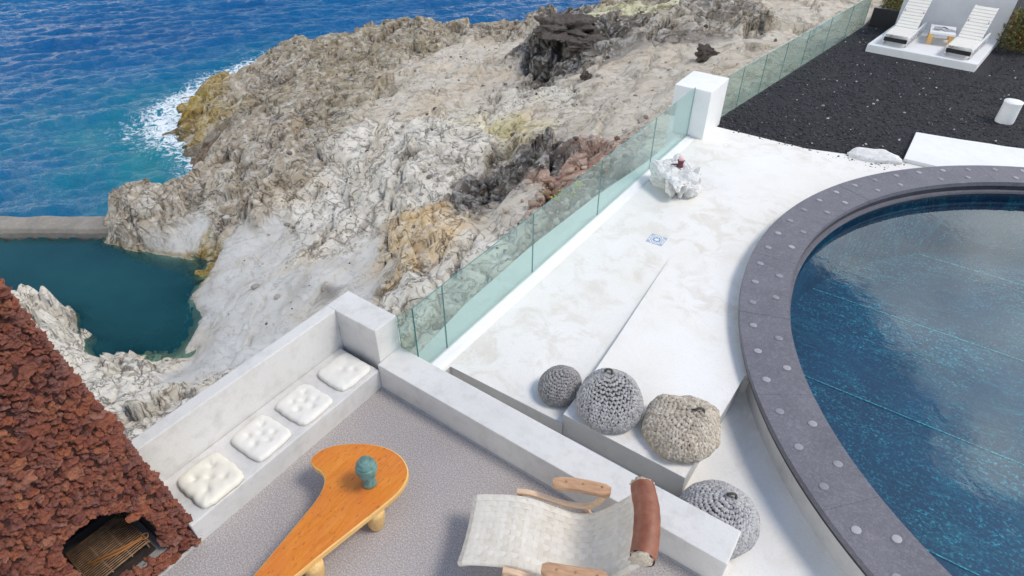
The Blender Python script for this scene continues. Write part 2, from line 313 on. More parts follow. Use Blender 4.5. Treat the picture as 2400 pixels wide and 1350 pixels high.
t = NT('decor_tile')                       # printed blue-on-white ornament, in the tile's own object space
p = t.pos(True); s2 = t.n('ShaderNodeSeparateXYZ'); t.link(p, s2.inputs[0])
r2 = t.math('SQRT', t.math('ADD', t.math('POWER', s2.outputs[0], 2), t.math('POWER', s2.outputs[1], 2)))
ang = t.math('ARCTAN2', s2.outputs[1], s2.outputs[0])
pet = t.math('ADD', r2, t.math('MULTIPLY', t.math('COSINE', t.math('MULTIPLY', ang, 8)), .010))
ring = t.ramp(pet, [(.0, 0), (.035, 0), (.04, 1), (.062, 1), (.067, 0), (.083, 0), (.087, .8), (.098, .8), (.102, 0), (.118, 0), (.122, .6), (.16, .6)], 'LINEAR')
t.set(Base_Color=t.mix(ring, (.72, .73, .73), (.14, .22, .36)), Roughness=.35); MAT['decor_tile'] = t.m

# ------------------------------------------------------------------ geometry helpers
def tag(o, label=None, cat=None, group=None, kind=None):
    if label: o['label'] = label
    if cat: o['category'] = cat
    if group: o['group'] = group
    if kind: o['kind'] = kind
    return o
def link(name, me, mat=None, parent=None, loc=None, smooth=False):
    o = bpy.data.objects.new(name, me); COL.objects.link(o)
    if mat and not me.materials: me.materials.append(MAT[mat])
    if parent is not None: o.parent = parent
    if loc is not None: o.location = loc
    if smooth: me.polygons.foreach_set('use_smooth', [True] * len(me.polygons))
    return o
def mesh(name, V, F):
    me = bpy.data.meshes.new(name); me.from_pydata([tuple(v) for v in V], [], F); me.update(); return me
def empty(name, loc=(0, 0, 0), rz=0.0):
    o = bpy.data.objects.new(name, None); COL.objects.link(o); o.location = loc; o.rotation_euler = (0, 0, rz); o.empty_display_size = .1; return o
def from_bm(name, bm, mat, parent=None, loc=None, smooth=False):
    me = bpy.data.meshes.new(name); bm.normal_update(); bm.to_mesh(me); bm.free(); return link(name, me, mat, parent, loc, smooth)
def wobble(bm, amp, scale):
    for v in bm.verts:
        v.co += Vector(mnoise.noise_vector(v.co * scale)) * amp
def box(name, x0, x1, y0, y1, z0, z1, mat, parent=None, bevel=.012, seg=2, sub=0, amp=0.0):
    bm = bmesh.new(); bmesh.ops.create_cube(bm, size=1)
    for v in bm.verts: v.co = Vector((x0 + (v.co.x + .5) * (x1 - x0), y0 + (v.co.y + .5) * (y1 - y0), z0 + (v.co.z + .5) * (z1 - z0)))
    if bevel: bmesh.ops.bevel(bm, geom=list(bm.edges), offset=bevel, segments=seg, affect='EDGES', profile=.6)
    if sub: bmesh.ops.subdivide_edges(bm, edges=[e for e in bm.edges if e.calc_length() > .12], cuts=sub, use_grid_fill=True)
    if amp: wobble(bm, amp, 3.0)
    return from_bm(name, bm, mat, parent)
def prism(name, poly, z0, ztop, mat, parent=None, bevel=0.0, mat_side=None):
    """extruded plan polygon (counter-clockwise); ztop a number or a function of (x, y)"""
    zt = ztop if callable(ztop) else (lambda x, y: ztop)
    bm = bmesh.new(); n = len(poly)
    top = [bm.verts.new((x, y, zt(x, y))) for x, y in poly]; bot = [bm.verts.new((x, y, z0)) for x, y in poly]
    ft = bm.faces.new(top); bm.faces.new(bot[::-1])
    for i in range(n):
        j = (i + 1) % n; bm.faces.new((bot[i], bot[j], top[j], top[i]))
    if bevel:
        bmesh.ops.bevel(bm, geom=list(ft.edges), offset=bevel, segments=2, affect='EDGES', profile=.6)
    bmesh.ops.triangulate(bm, faces=[f for f in bm.faces if len(f.verts) > 4])
    bm.normal_update()
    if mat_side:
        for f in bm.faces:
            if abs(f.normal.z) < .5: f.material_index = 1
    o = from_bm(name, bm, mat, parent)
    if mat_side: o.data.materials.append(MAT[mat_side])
    return o
def tube_data(path, rad, n=8, closed=False, caps=True, squash=1.0):
    P = [Vector(p) for p in path]; m = len(P); V = []; F = []
    for i, p in enumerate(P):
        a = P[(i - 1) % m] if (closed or i > 0) else P[i]; b = P[(i + 1) % m] if (closed or i < m - 1) else P[i]
        d = (b - a).normalized(); u = d.cross(Vector((0, 0, 1)))
        if u.length < 1e-3: u = d.cross(Vector((0, 1, 0)))
        u.normalize(); v2 = u.cross(d)
        r = rad[i] if hasattr(rad, '__len__') else rad
        for k in range(n):
            t_ = 2 * math.pi * k / n; V.append(p + u * math.cos(t_) * r + v2 * math.sin(t_) * r * squash)
    for i in range(m if closed else m - 1):
        for k in range(n):
            a = i * n + k; b = i * n + (k + 1) % n; c = ((i + 1) % m) * n + (k + 1) % n; d = ((i + 1) % m) * n + k
            F.append((a, b, c, d))
    if caps and not closed: F.append(tuple(range(n))[::-1]); F.append(tuple((m - 1) * n + k for k in range(n)))
    return V, F
def tube(name, path, rad, mat, parent=None, n=8, closed=False, squash=1.0, loc=None):
    V, F = tube_data(path, rad, n, closed, True, squash); return link(name, mesh(name, V, F), mat, parent, loc, True)
def join_data(parts):
    V = []; F = []
    for v, f in parts:
        o = len(V); V += list(v); F += [tuple(i + o for i in q) for q in f]
    return V, F
def lathe_data(prof, n=24):
    V = []; F = []
    for r, z in prof:
        for k in range(n):
            a = 2 * math.pi * k / n; V.append((r * math.cos(a), r * math.sin(a), z))
    for i in range(len(prof) - 1):
        for k in range(n):
            F.append((i * n + k, i * n + (k + 1) % n, (i + 1) * n + (k + 1) % n, (i + 1) * n + k))
    F.append(tuple(range(n))[::-1]); F.append(tuple((len(prof) - 1) * n + k for k in range(n)))
    return V, F
def catmull(P, k=6, closed=False):
    P = [Vector(p) for p in P]; n = len(P); out = []
    rng = range(n) if closed else range(n - 1)
    for i in rng:
        g = lambda j: P[j % n] if closed else P[min(max(j, 0), n - 1)]
        a, b, c, d = g(i - 1), g(i), g(i + 1), g(i + 2)
        for s in range(k):
            t_ = s / k
            out.append(.5 * ((2 * b) + (c - a) * t_ + (2 * a - 5 * b + 4 * c - d) * t_ ** 2 + (3 * b - a - 3 * c + d) * t_ ** 3))
    if not closed: out.append(P[-1])
    return out
def rock_mesh(name, seed, sub=2, amp=.35, sc_=(1, 1, 1), freq=1.6):
    bm = bmesh.new(); bmesh.ops.create_icosphere(bm, subdivisions=sub, radius=1)
    off = Vector((seed * 7.3, seed * 3.1, seed * 1.7))
    for v in bm.verts:
        d = v.co.normalized()
        k = 1 + amp * mnoise.noise(d * freq + off) + amp * .5 * mnoise.noise(d * freq * 2.7 + off)
        v.co = Vector((d.x * k * sc_[0], d.y * k * sc_[1], d.z * k * sc_[2]))
    me = bpy.data.meshes.new(name); bm.normal_update(); bm.to_mesh(me); bm.free(); return me
def np_mesh(name, V, F):
    """large quad mesh from numpy arrays"""
    me = bpy.data.meshes.new(name); nv = len(V); nf = len(F); k = F.shape[1]
    me.vertices.add(nv); me.vertices.foreach_set('co', np.ascontiguousarray(V, dtype=np.float32).ravel())
    me.loops.add(nf * k); me.loops.foreach_set('vertex_index', np.ascontiguousarray(F, dtype=np.int32).ravel())
    me.polygons.add(nf); me.polygons.foreach_set('loop_start', np.arange(0, nf * k, k, dtype=np.int32))
    me.polygons.foreach_set('loop_total', np.full(nf, k, dtype=np.int32))
    me.update(calc_edges=True); return me
def fattr(me, name, arr):
    a = me.attributes.new(name, 'FLOAT', 'POINT'); a.data.foreach_set('value', np.ascontiguousarray(arr, dtype=np.float32).ravel())

# numpy noise
_perm = np.random.default_rng(5).permutation(4096)
_ga = np.random.default_rng(6).random(4096) * 2 * np.pi
def _h(ix, iy, s=0): return _perm[(_perm[(ix + s * 131) & 4095] + iy) & 4095]
def perlin(x, y, s=0):
    ix = np.floor(x).astype(np.int64); iy = np.floor(y).astype(np.int64); fx = x - ix; fy = y - iy
    u = fx * fx * fx * (fx * (fx * 6 - 15) + 10); v = fy * fy * fy * (fy * (fy * 6 - 15) + 10)
    def g(dx, dy):
        a = _ga[_h(ix + dx, iy + dy, s)]; return np.cos(a) * (fx - dx) + np.sin(a) * (fy - dy)
    return ((1 - u) * g(0, 0) + u * g(1, 0)) * (1 - v) + ((1 - u) * g(0, 1) + u * g(1, 1)) * v
def fbm(x, y, o=4, s=0, gain=.5):
    r = 0; a = 1; f = 1
    for i in range(o): r = r + a * perlin(x * f, y * f, s + i); a *= gain; f *= 2.03
    return r
def ridged(x, y, o=4, s=0, gain=.5):
    r = 0; a = 1; f = 1
    for i in range(o): r = r + a * (1 - 2.2 * np.abs(perlin(x * f, y * f, s + i))); a *= gain; f *= 2.1
    return r
def blocks(x, y, s=0):
    """angular facets: every jittered cell has its own height and tilt; returns height and edge distance"""
    ix = np.floor(x).astype(np.int64); iy = np.floor(y).astype(np.int64)
    d1 = np.full(x.shape, 9.0); d2 = np.full(x.shape, 9.0); hh = np.zeros(x.shape)
    for dx in (-1, 0, 1):
        for dy in (-1, 0, 1):
            h = _h(ix + dx, iy + dy, s); r1 = _ga[h] / (2 * np.pi); r2 = _ga[(h * 7 + 13) & 4095] / (2 * np.pi); r3 = _ga[(h * 3 + 57) & 4095]; r4 = _ga[(h * 11 + 5) & 4095] / (2 * np.pi)
            cx = ix + dx + .1 + .8 * r1; cy = iy + dy + .1 + .8 * r2
            ex = x - cx; ey = y - cy; d = ex * ex + ey * ey
            hv = (r4 - .5) + .9 * (np.cos(r3) * ex + np.sin(r3) * ey)
            near = d < d1
            d2 = np.where(near, d1, np.minimum(d2, d)); hh = np.where(near, hv, hh); d1 = np.where(near, d, d1)
    return hh, np.sqrt(d2) - np.sqrt(d1)

# ================================================================== THE SETTING
Z1, Z2, Z3, ZP, ZG = .05, .18, -.15, .278, .03      # terrace, step, walkway, pool rim, gravel
SEA, TIDE = -6.75, -6.5
PC = Vector((8.28, 5.26, 0))
def arc(r, a0, a1, n=40):
    return [(PC.x + r * math.cos(R(a0 + (a1 - a0) * i / n)), PC.y + r * math.sin(R(a0 + (a1 - a0) * i / n))) for i in range(n + 1)]

# ---- rocky shore
def in_poly(x, y, P):
    c = False; j = len(P) - 1
    for i in range(len(P)):
        if (P[i][1] > y) != (P[j][1] > y) and x < (P[j][0] - P[i][0]) * (y - P[i][1]) / (P[j][1] - P[i][1]) + P[i][0]: c = not c
        j = i
    return c
CP = [(-18.21,4.02,-6.4,0.5,'b'),(-17.72,4.22,-5.5,0.7,'b'),(-17.03,4.79,-5.3,0.7,'b'),(-17.49,6.07,-5.6,0.7,'b'),(-18.85,7.94,-6.3,0.6,'b'),(-19.57,8.88,-6.2,0.6,'w'),(-23.48,10.29,-6.5,0.5,'y'),(-26.39,12.32,-6.4,0.5,'y'),(-27.59,14.98,-6.4,0.5,'y'),(-27.44,16.82,-6.2,0.6,'b'),(-26.03,19.32,-5.2,0.8,'o'),(-23.57,19.77,-5,0.8,'o'),(-22.35,22.15,-4.8,0.8,'o'),(-21.3,22.81,-4.4,0.9,'o'),(-17.95,24.23,-4.3,0.9,'o'),(-14.36,25.88,-4.1,0.8,'o'),(-11.72,22.8,-2.6,1,'d'),(-10.93,25.38,-2.3,0.7,'o'),(-17.62,3.55,-6.5,0.4,'b'),(-16.26,3.36,-6.7,0.4,'b'),(-14.66,3.95,-6.6,0.2,'g'),(-13.67,4.42,-6.55,0.2,'y'),(-12.35,3.11,-6.55,0.2,'g'),(-10.69,2.18,-6.55,0.3,'g'),(-10.65,1.09,-6.65,0.3,'c'),(-11.51,0.76,-6.55,0.4,'c'),(-12.33,0.16,-6.5,0.5,'c'),(-14.16,0.63,-6.3,0.5,'c'),(-15.53,0.06,-6.2,0.5,'c'),(-13.78,0.08,-5.8,0.5,'c'),(-7.15,-0.78,-5,0.6,'c'),(-6.85,0.72,-5.1,0.4,'c'),(-10.11,-0.22,-5.7,0.7,'c'),(-8.72,0.07,-5.7,0.6,'c'),(-8.86,1.18,-6,0.4,'g'),(-12.25,-0.17,-5.6,0.8,'c'),(-13.37,-0.21,-5.4,0.8,'c'),(-9.21,2.29,-6,0.2,'g'),(-7.91,2.55,-5.5,0.15,'g'),(-10.46,3.79,-5.8,0.12,'g'),(-10.72,5.01,-5.4,0.12,'g'),(-7.42,3.68,-4.9,0.15,'g'),(-11.3,6.14,-5.3,0.25,'g'),(-14.46,4.78,-6.1,0.25,'g'),(-12.49,5.14,-5.7,0.15,'g'),(-15.64,4.93,-5.6,0.7,'b'),(-14.13,5.6,-5.4,0.7,'b'),(-12.85,6.47,-4.9,0.7,'b'),(-15.07,7.43,-4.9,0.8,'b'),(-18.15,9.21,-5.1,0.8,'b'),(-15.87,9.86,-4.4,0.8,'b'),(-19.36,12.55,-4.7,0.7,'o'),(-19.42,15.05,-4.5,0.7,'o'),(-18.87,17.21,-4.4,0.6,'o'),(-23.07,14.51,-5.5,0.7,'b'),(-14.2,11.25,-3.8,0.6,'o'),(-12.34,7.95,-4.3,0.8,'b'),(-10.91,7.53,-4.6,0.7,'c'),(-11.08,6.74,-4.9,0.7,'c'),(-8.68,6.38,-4.6,0.6,'c'),(-7.08,5.53,-4.5,0.5,'g'),(-7.56,4.89,-4.6,0.3,'g'),(-10.55,9.24,-3.7,0.9,'c'),(-8.98,9.69,-3.0,0.9,'c'),(-7.82,7.41,-3.8,0.9,'c'),(-7.29,7.85,-3.0,0.9,'c'),(-5.31,6.5,-3.0,0.7,'k'),(-6.19,6.22,-3.7,0.7,'k'),(-4.83,5.27,-3.4,0.7,'k'),(-3.82,5.56,-2.9,0.7,'c'),(-5.72,4.41,-4.3,0.4,'g'),(-4.32,4.54,-3.6,0.5,'c'),(-6.18,8.4,-2.9,0.9,'c'),(-4.97,8.38,-2.9,1,'d'),(-4.92,7.74,-3.1,1,'d'),(-3.4,7.19,-2.3,0.6,'t'),(-3.81,8.58,-2.0,1,'d'),(-3.96,9.1,-1.9,0.9,'d'),(-3.33,6.22,-2.6,0.6,'c'),(-2.83,7.42,-2.1,0.6,'t'),(-2.5,8.57,-1.6,0.7,'r'),(-2.39,7.82,-1.8,0.7,'r'),(-2.46,9.5,-1.4,0.6,'r'),(-2.61,10.65,-1.3,0.6,'t'),(-6.94,10.34,-2.7,0.7,'c'),(-6.48,11.24,-2.5,0.7,'k2'),(-10.93,12.9,-3.1,0.4,'t'),(-12.47,12.25,-3.4,0.4,'t'),(-13.8,16.13,-3.5,0.3,'t'),(-10.45,16.12,-3,0.3,'t'),(-15.4,13.93,-3.9,0.4,'o'),(-6.09,12.52,-2.3,0.4,'t'),(-6.03,13.67,-2.1,0.5,'c'),(-5.14,14.82,-1.7,0.4,'t'),(-2.45,12.25,-1.1,0.5,'t'),(-2.11,13.06,-0.8,0.5,'t'),(-4.6,16.12,-1.4,0.5,'t'),(-11.94,19.69,-3.2,0.3,'t'),(-14.08,19.37,-3.5,0.3,'t'),(-17.2,19.95,-3.9,0.6,'o'),(-12.91,22.12,-3.4,0.6,'b'),(-9.04,18.18,-2.3,1,'d'),(-8.46,18.78,-1.7,1,'d'),(-7.04,16.44,-2.1,0.8,'d'),(-6.8,18.43,-1.5,1,'d'),(-5.25,18.06,-1.3,0.9,'b'),(-4.75,19.01,-1.0,0.9,'b'),(-3.91,20.01,-0.8,0.9,'b'),(-2.14,19.7,-0.6,0.8,'b'),(-2.45,16.77,-0.9,0.6,'t'),(-1.31,17.31,-0.7,0.5,'t'),(-0.8,20.02,-0.6,0.5,'t'),(-6.59,22.82,-1.4,0.4,'p'),(-7.78,21.74,-1.6,0.4,'p'),(-8.77,24.56,-1.8,0.6,'o'),(-4.13,23.27,-0.9,0.7,'b'),(-0.78,22.51,-0.5,0.5,'t'),(0.27,24.2,-0.4,0.4,'t'),(-8.38,29.3,-1.5,0.5,'t'),(-3.24,28.77,-0.8,0.5,'t'),(-15.12,1.03,-7.5,0.1,'w'),(-18.25,1.42,-7.6,0.1,'w'),(-13.86,0.97,-7.5,0.1,'w'),(-19.32,0.67,-7.6,0.1,'w'),(-13.13,1.47,-7.4,0.1,'w'),(-12.1,2.08,-7.4,0.1,'w'),(-21.04,2.24,-8,0.1,'w'),(-16.31,2.79,-8.2,0.1,'w'),(-13.83,2.63,-8,0.1,'w'),(-33,24,-9.5,0.2,'w'),(-28,25,-9.5,0.2,'w'),(-23.5,27,-9.5,0.2,'w'),(-19,29,-9.5,0.2,'w'),(-15,31,-9.5,0.2,'w'),(-13.5,34,-9,0.2,'w'),(-34,15,-9.5,0.2,'w'),(-31,9,-9.5,0.2,'w'),(-25,6.5,-9,0.2,'w'),(-22,5,-8.5,0.2,'w'),(-30,0,-9,0.2,'w'),(-24,-2,-8.2,0.2,'w'),(-20,-2.5,-7.5,0.2,'w'),(0,1,-3.3,0.3,'g'),(0.3,4,-2.6,0.3,'c'),(0.3,6.5,-1.7,0.3,'t'),(0.3,9,-0.9,0.3,'t'),(0.9,13,-0.5,0.3,'t'),(1.5,18,-0.4,0.3,'t'),(2,24,-0.4,0.3,'t'),(2,33,-0.6,0.3,'t'),(-8,33,-2,0.4,'o'),(-1,-4,-4.2,0.3,'c'),(2,0,-4,0.2,'g'),(2,-4,-4,0.2,'g'),(-8,-4,-5.2,0.5,'c'),(-16,-4,-6,0.5,'c')]
PAL = {'g': (.52, .515, .49), 'c': (.64, .60, .52), 'o': (.32, .27, .185), 'b': (.38, .33, .255), 'd': (.10, .082, .068), 'k': (.64, .49, .29), 'k2': (.62, .55, .34),
       'r': (.43, .30, .235), 't': (.53, .475, .39), 'y': (.32, .23, .07), 'w': (.16, .13, .09), 'p': (.58, .56, .36)}
cpx = np.array([c[0] for c in CP]); cpy = np.array([c[1] for c in CP]); cpz = np.array([c[2] for c in CP], float)
RGT = {'g': .06, 'c': .54, 'o': .54, 'b': .64, 'd': .95, 'k': .55, 'k2': .40, 'r': .5, 't': .20, 'y': .5, 'w': .3, 'p': .35}
cpr = np.array([RGT[c[4]] for c in CP], float); cpc = np.array([PAL[c[4]] for c in CP])
def tps_fit(x, y, z, lam=.02):
    n = len(x); d2 = (x[:, None] - x[None]) ** 2 + (y[:, None] - y[None]) ** 2
    K = .5 * d2 * np.log(d2 + 1e-9); Pm = np.stack([np.ones(n), x, y], 1)
    A = np.zeros((n + 3, n + 3)); A[:n, :n] = K + lam * np.eye(n); A[:n, n:] = Pm; A[n:, :n] = Pm.T
    return np.linalg.solve(A, np.concatenate([z, np.zeros(3)]))
def tps_eval(wt, x, y, X, Y):
    r = wt[-3] + wt[-2] * X + wt[-1] * Y
    for i in range(len(x)):
        d2 = (X - x[i]) ** 2 + (Y - y[i]) ** 2; r = r + wt[i] * .5 * d2 * np.log(d2 + 1e-9)
    return r
WZ = tps_fit(cpx, cpy, cpz)
X0, X1, Y0, Y1 = -34.0, 2.3, -5.0, 34.0
cxs = np.linspace(X0 - 1, X1 + 1, 210); cys = np.linspace(Y0 - 1, Y1 + 1, 225)
CX, CY = np.meshgrid(cxs, cys)
CZ = np.clip(tps_eval(WZ, cpx, cpy, CX, CY), -10.5, -.25)
def coarse(G, X, Y):
    u = (X - cxs[0]) / (cxs[1] - cxs[0]); v = (Y - cys[0]) / (cys[1] - cys[0])
    i = np.clip(np.floor(u).astype(int), 0, len(cxs) - 2); j = np.clip(np.floor(v).astype(int), 0, len(cys) - 2)
    fu = np.clip(u - i, 0, 1); fv = np.clip(v - j, 0, 1)
    return (G[j, i] * (1 - fu) + G[j, i + 1] * fu) * (1 - fv) + (G[j + 1, i] * (1 - fu) + G[j + 1, i + 1] * fu) * fv
DX = .056
gx = np.arange(X0, X1, DX); gy = np.arange(Y0, Y1, DX); GX, GY = np.meshgrid(gx, gy)
wx = GX + .45 * fbm(GX * .8, GY * .8, 3, 21); wy = GY + .45 * fbm(GX * .8 + 40, GY * .8, 3, 27)
num = 0; rr = 0; den = 0
CWX = CX + .5 * fbm(CX * .7, CY * .7, 2, 31); CWY = CY + .5 * fbm(CX * .7 + 9, CY * .7, 2, 33)
for i in range(len(CP)):
    wgt = 1 / ((CWX - cpx[i]) ** 2 + (CWY - cpy[i]) ** 2 + .03) ** 3.0
    num = num + wgt[..., None] * cpc[i]; rr = rr + wgt * cpr[i]; den = den + wgt
TINTC = num / den[..., None]; RGC = rr / den
rough = coarse(RGC, wx, wy)
tint = np.stack([coarse(TINTC[..., k], wx, wy) for k in range(3)], -1)
base = coarse(CZ, GX, GY)
# folded, blocky relief: strata broken into ledges, tilted blocks, ridges and fine crags
b0, e0 = blocks(wx * .23 + 7, wy * .26 + .10 * wx, 13); b1, e1 = blocks(wx * .55 + .2 * wy, wy * .46, 3); b2, e2 = blocks(wx * 1.6 + 5, wy * 1.35 - .4 * wx, 7); b3, e3 = blocks(wx * 4.6, wy * 4.0 + 2, 9)
rd = ridged(wx * .42 + 3, wy * .7, 4, 41); fb = fbm(GX * .9, GY * .9, 5, 51); fine = ridged(wx * 2.4, wy * 1.9, 4, 61)
strat = (base + .55 * fbm(GX * .33, GY * .33, 4, 45) + .22 * b1 + .10 * b2) / .62 + .12 * GX - .05 * GY
fr_ = strat - np.floor(strat); led = (np.clip((fr_ - .62) / .30, 0, 1) - fr_) * .62
relief = .80 * led + .60 * b0 + .62 * b1 + .34 * b2 + .060 * b3 + .20 * (rd - .8) + .12 * fb + .022 * fine
soft = .16 * fbm(GX * .5, GY * .5, 4, 71) + .05 * b1 + .02 * b2 + .25 * led * .4
GZ = base + .86 * rough * relief + (1 - rough) * soft
crack = np.clip(1 - e2 / .07, 0, 1) * rough * .75 + np.clip(1 - e1 / .045, 0, 1) * .8 * np.clip(rough * 1.5, 0, 1) + np.clip(1 - e3 / .09, 0, 1) * .30 * rough
crack = np.clip(crack * (.35 + 1.2 * np.clip(fbm(GX * .6 + 3, GY * .6, 3, 77) + .35, 0, 1)), 0, 1)
GZ -= np.clip(1 - e2 / .12, 0, 1) * .08 * rough + np.clip(1 - e1 / .07, 0, 1) * .22 * rough
# pinnacles beside the tidal pool
for px, py, ph, pr in ((-13.85, 0.5, 1.15, 0.11), (-13.08, 0.5, 0.7, 0.13), (-14.8, 0.13, 0.5, 0.2), (-14.2, 0.31, 0.5, 0.18)):
    GZ += ph * np.exp(-((wx - px) ** 2 + (wy - py) ** 2) / pr ** 2)
# algae and wet band by height above the water, where open sea reaches the rock
seaw = 1 / (1 + np.exp((GX + 17.5 - .25 * (GY - 8)) * 1.2)) * (GY > 5.2)
hb = GZ - SEA + .25 * fbm(GX * 1.5, GY * 1.5, 3, 81)
al = np.clip(1 - np.abs(hb - .42) / .42, 0, 1) * seaw * np.exp(-(((GX + 26.2) / 2.2) ** 2 + ((GY - 12.6) / 2.8) ** 2))
wet = np.clip(1 - (hb - .05) / .28, 0, 1)
tint = tint * (1 - al[..., None] * .9) + np.array([.40, .28, .010]) * al[..., None] * .9
tint = tint * (1 - .6 * wet[..., None] * seaw[..., None]) + np.array([.055, .04, .02]) * .6 * wet[..., None] * seaw[..., None]
tb = np.clip(1 - np.abs(GZ - TIDE - .06) / .10, 0, 1) * (GX < -9) * (GX > -18) * (GY < 5.2) * np.clip((GY - 2.6) / 1.2, 0, 1)
tint = tint * (1 - .8 * tb[..., None]) + np.array([.20, .14, .01]) * .8 * tb[..., None]
for bx, by, rx_, ry_, colr, st_ in [(-4.9, 8.28, 0.75, 0.7, (0.055, 0.045, 0.038), 0.95), (-4.88, 7.77, 0.4, 0.4, (0.055, 0.045, 0.038), 0.9), (-3.91, 8.79, 0.35, 0.95, (0.055, 0.045, 0.038), 0.95), (-4.26, 8.56, 0.4, 0.3, (0.055, 0.045, 0.038), 0.6), (-5.7, 6.93, 0.55, 0.45, (0.6, 0.42, 0.2), 0.9), (-5.07, 5.54, 0.5, 0.6, (0.56, 0.42, 0.24), 0.6), (-8.07, 7.73, 0.12, 1.3, (0.16, 0.12, 0.09), 0.7), (-6.66, 11.49, 0.9, 0.7, (0.55, 0.49, 0.26), 0.7), (-2.41, 8.63, 0.7, 0.9, (0.36, 0.2, 0.13), 0.8), (-20.03, 9.02, 0.8, 0.9, (0.13, 0.07, 0.03), 0.85), (-8.0, 17.73, 1.5, 1.5, (0.055, 0.045, 0.038), 0.85), (-5.81, 16.9, 1.6, 0.9, (0.055, 0.045, 0.038), 0.6), (-3.89, 17.79, 2.2, 0.8, (0.14, 0.115, 0.1), 0.7), (-3.36, 21.08, 2.0, 0.9, (0.15, 0.125, 0.11), 0.7), (-7.96, 4.1, 0.3, 0.5, (0.3, 0.28, 0.26), 0.5), (-6.8, 4.37, 0.35, 0.3, (0.16, 0.14, 0.12), 0.7), (-7.65, 22.3, 1.2, 1.2, (0.56, 0.53, 0.33), 0.8), (-10.71, 10.46, 1.2, 0.8, (0.66, 0.63, 0.56), 0.6), (-10.17, 7.4, 1.1, 0.8, (0.68, 0.65, 0.58), 0.65), (-8.08, 10.06, 0.9, 0.8, (0.7, 0.68, 0.62), 0.6), (-22.47, 14.63, 0.8, 0.6, (0.12, 0.09, 0.06), 0.5)]:
    k = st_ * np.clip(1.6 * np.exp(-(((wx - bx) / rx_) ** 2 + ((wy - by) / ry_) ** 2)) - .25 + .35 * fb, 0, 1)
    tint = tint * (1 - k[..., None]) + np.array(colr) * k[..., None]
# horizontal shove so that faces overhang a little
SX = GX + rough * .09 * fbm(GX * 2.2, GY * 2.2, 3, 91); SY = GY + rough * .09 * fbm(GX * 2.2 + 13, GY * 2.2, 3, 97)
GZ = np.where(GX > -.55, np.minimum(GZ, np.where(GY < 9.3, -.55, -.25)), GZ)
V = np.stack([SX, SY, GZ], -1).reshape(-1, 3); ny, nx = GX.shape
idx = np.arange(nx * ny).reshape(ny, nx)
F = np.stack([idx[:-1, :-1], idx[:-1, 1:], idx[1:, 1:], idx[1:, :-1]], -1).reshape(-1, 4)
keep = (V[F, 2].max(1) > -8.6); F = F[keep]
used = np.zeros(len(V), bool); used[F.ravel()] = True; remap = np.cumsum(used) - 1
me = np_mesh('rocky_shore', V[used], remap[F])
ca = me.attributes.new('tint', 'FLOAT_COLOR', 'POINT')
ca.data.foreach_set('color', np.concatenate([tint.reshape(-1, 3), np.ones((nx * ny, 1))], 1)[used].astype(np.float32).ravel())
fattr(me, 'crack', crack.reshape(-1)[used]); fattr(me, 'rough', rough.reshape(-1)[used])
shore = link('rocky_shore', me, 'rock'); tag(shore, kind='structure')
def ground(x, y):
    i = int(round((x - X0) / DX)); j = int(round((y - Y0) / DX)); return float(GZ[min(max(j, 0), ny - 1), min(max(i, 0), nx - 1)])

# ---- sea
def lines(a, b, d, far):
    core = np.arange(a, b, d); out = [x for x in far if x < a - 1] + list(core) + [x for x in far if x > b + 1]; return np.array(out)
far = [-4000, -2000, -1000, -500, -250, -150, -100, -80, -70, 20, 50, 80, 110, 150, 250, 500, 1000, 2000, 4000]
sx = lines(-62, -6, .17, far); sy = lines(-6, 46, .17, far); SXg, SYg = np.meshgrid(sx, sy)
hz = np.zeros_like(SXg); rs = np.random.default_rng(3)
for i in range(46):
    lam = .55 * (1.085 ** i) if i < 30 else 5 + (i - 30) * .6
    th = math.atan2(-.62, .78) + rs.normal(0, .5); ph = rs.random() * 6.28; k = 2 * np.pi / lam
    am = .0135 * lam ** .50 if i < 30 else .004
    wph = k * (SXg * math.cos(th) + SYg * math.sin(th)) + ph + 1.3 * fbm(SXg * .13 + i, SYg * .13, 2, 100 + i % 7)
    s_ = np.sin(wph); hz += am * (s_ + .25 * np.cos(2 * wph))
inner = (SXg > -61.5) & (SXg < -6.5) & (SYg > -5.5) & (SYg < 45.5)
hz = np.where(inner, hz, 0); hz *= .82
hz *= np.clip((-(SXg + 9)) / 3, 0, 1)
inT = (SXg > X0) & (SXg < X1) & (SYg > Y0) & (SYg < Y1)
bz = np.where(inT, coarse(CZ, np.clip(SXg, X0, X1), np.clip(SYg, Y0, Y1)), -10.5)
depth = np.clip(SEA - bz, -1, 9)
shal = np.exp(-np.clip(depth, 0, 9) / 1.3) * .55
shal = np.clip(shal + .85 * np.exp(-(((SXg + 24.5) / 8.5) ** 2 + ((SYg - 8.5) / 5.5) ** 2)) * (.75 + .8 * fbm(SXg * .25, SYg * .25, 3, 7)), 0, 1)
foam = np.exp(-np.clip(depth - .1, 0, 9) / .55) * np.exp(-(((SXg + 26.5) / 8.0) ** 2 + ((SYg - 13) / 8.5) ** 2))
foam *= .9
foam += .36 * np.exp(-np.clip(depth - .05, 0, 9) / .45)
foam += .50 * np.exp(-(((SXg + 25.0) / 2.8) ** 2 + ((SYg - 9.6) / 2.5) ** 2)) + .75 * np.exp(-np.clip(depth, 0, 9) / 2.4) * np.exp(-(((SXg + 16.5) / 3.4) ** 2 + ((SYg - 28.0) / 2.2) ** 2))
V = np.stack([SXg, SYg, SEA + hz], -1).reshape(-1, 3); my, mx_ = SXg.shape
idx = np.arange(mx_ * my).reshape(my, mx_)
F = np.stack([idx[:-1, :-1], idx[:-1, 1:], idx[1:, 1:], idx[1:, :-1]], -1).reshape(-1, 4)
me = np_mesh('sea', V, F); fattr(me, 'shallow', shal); fattr(me, 'foam', np.clip(foam, 0, 1))
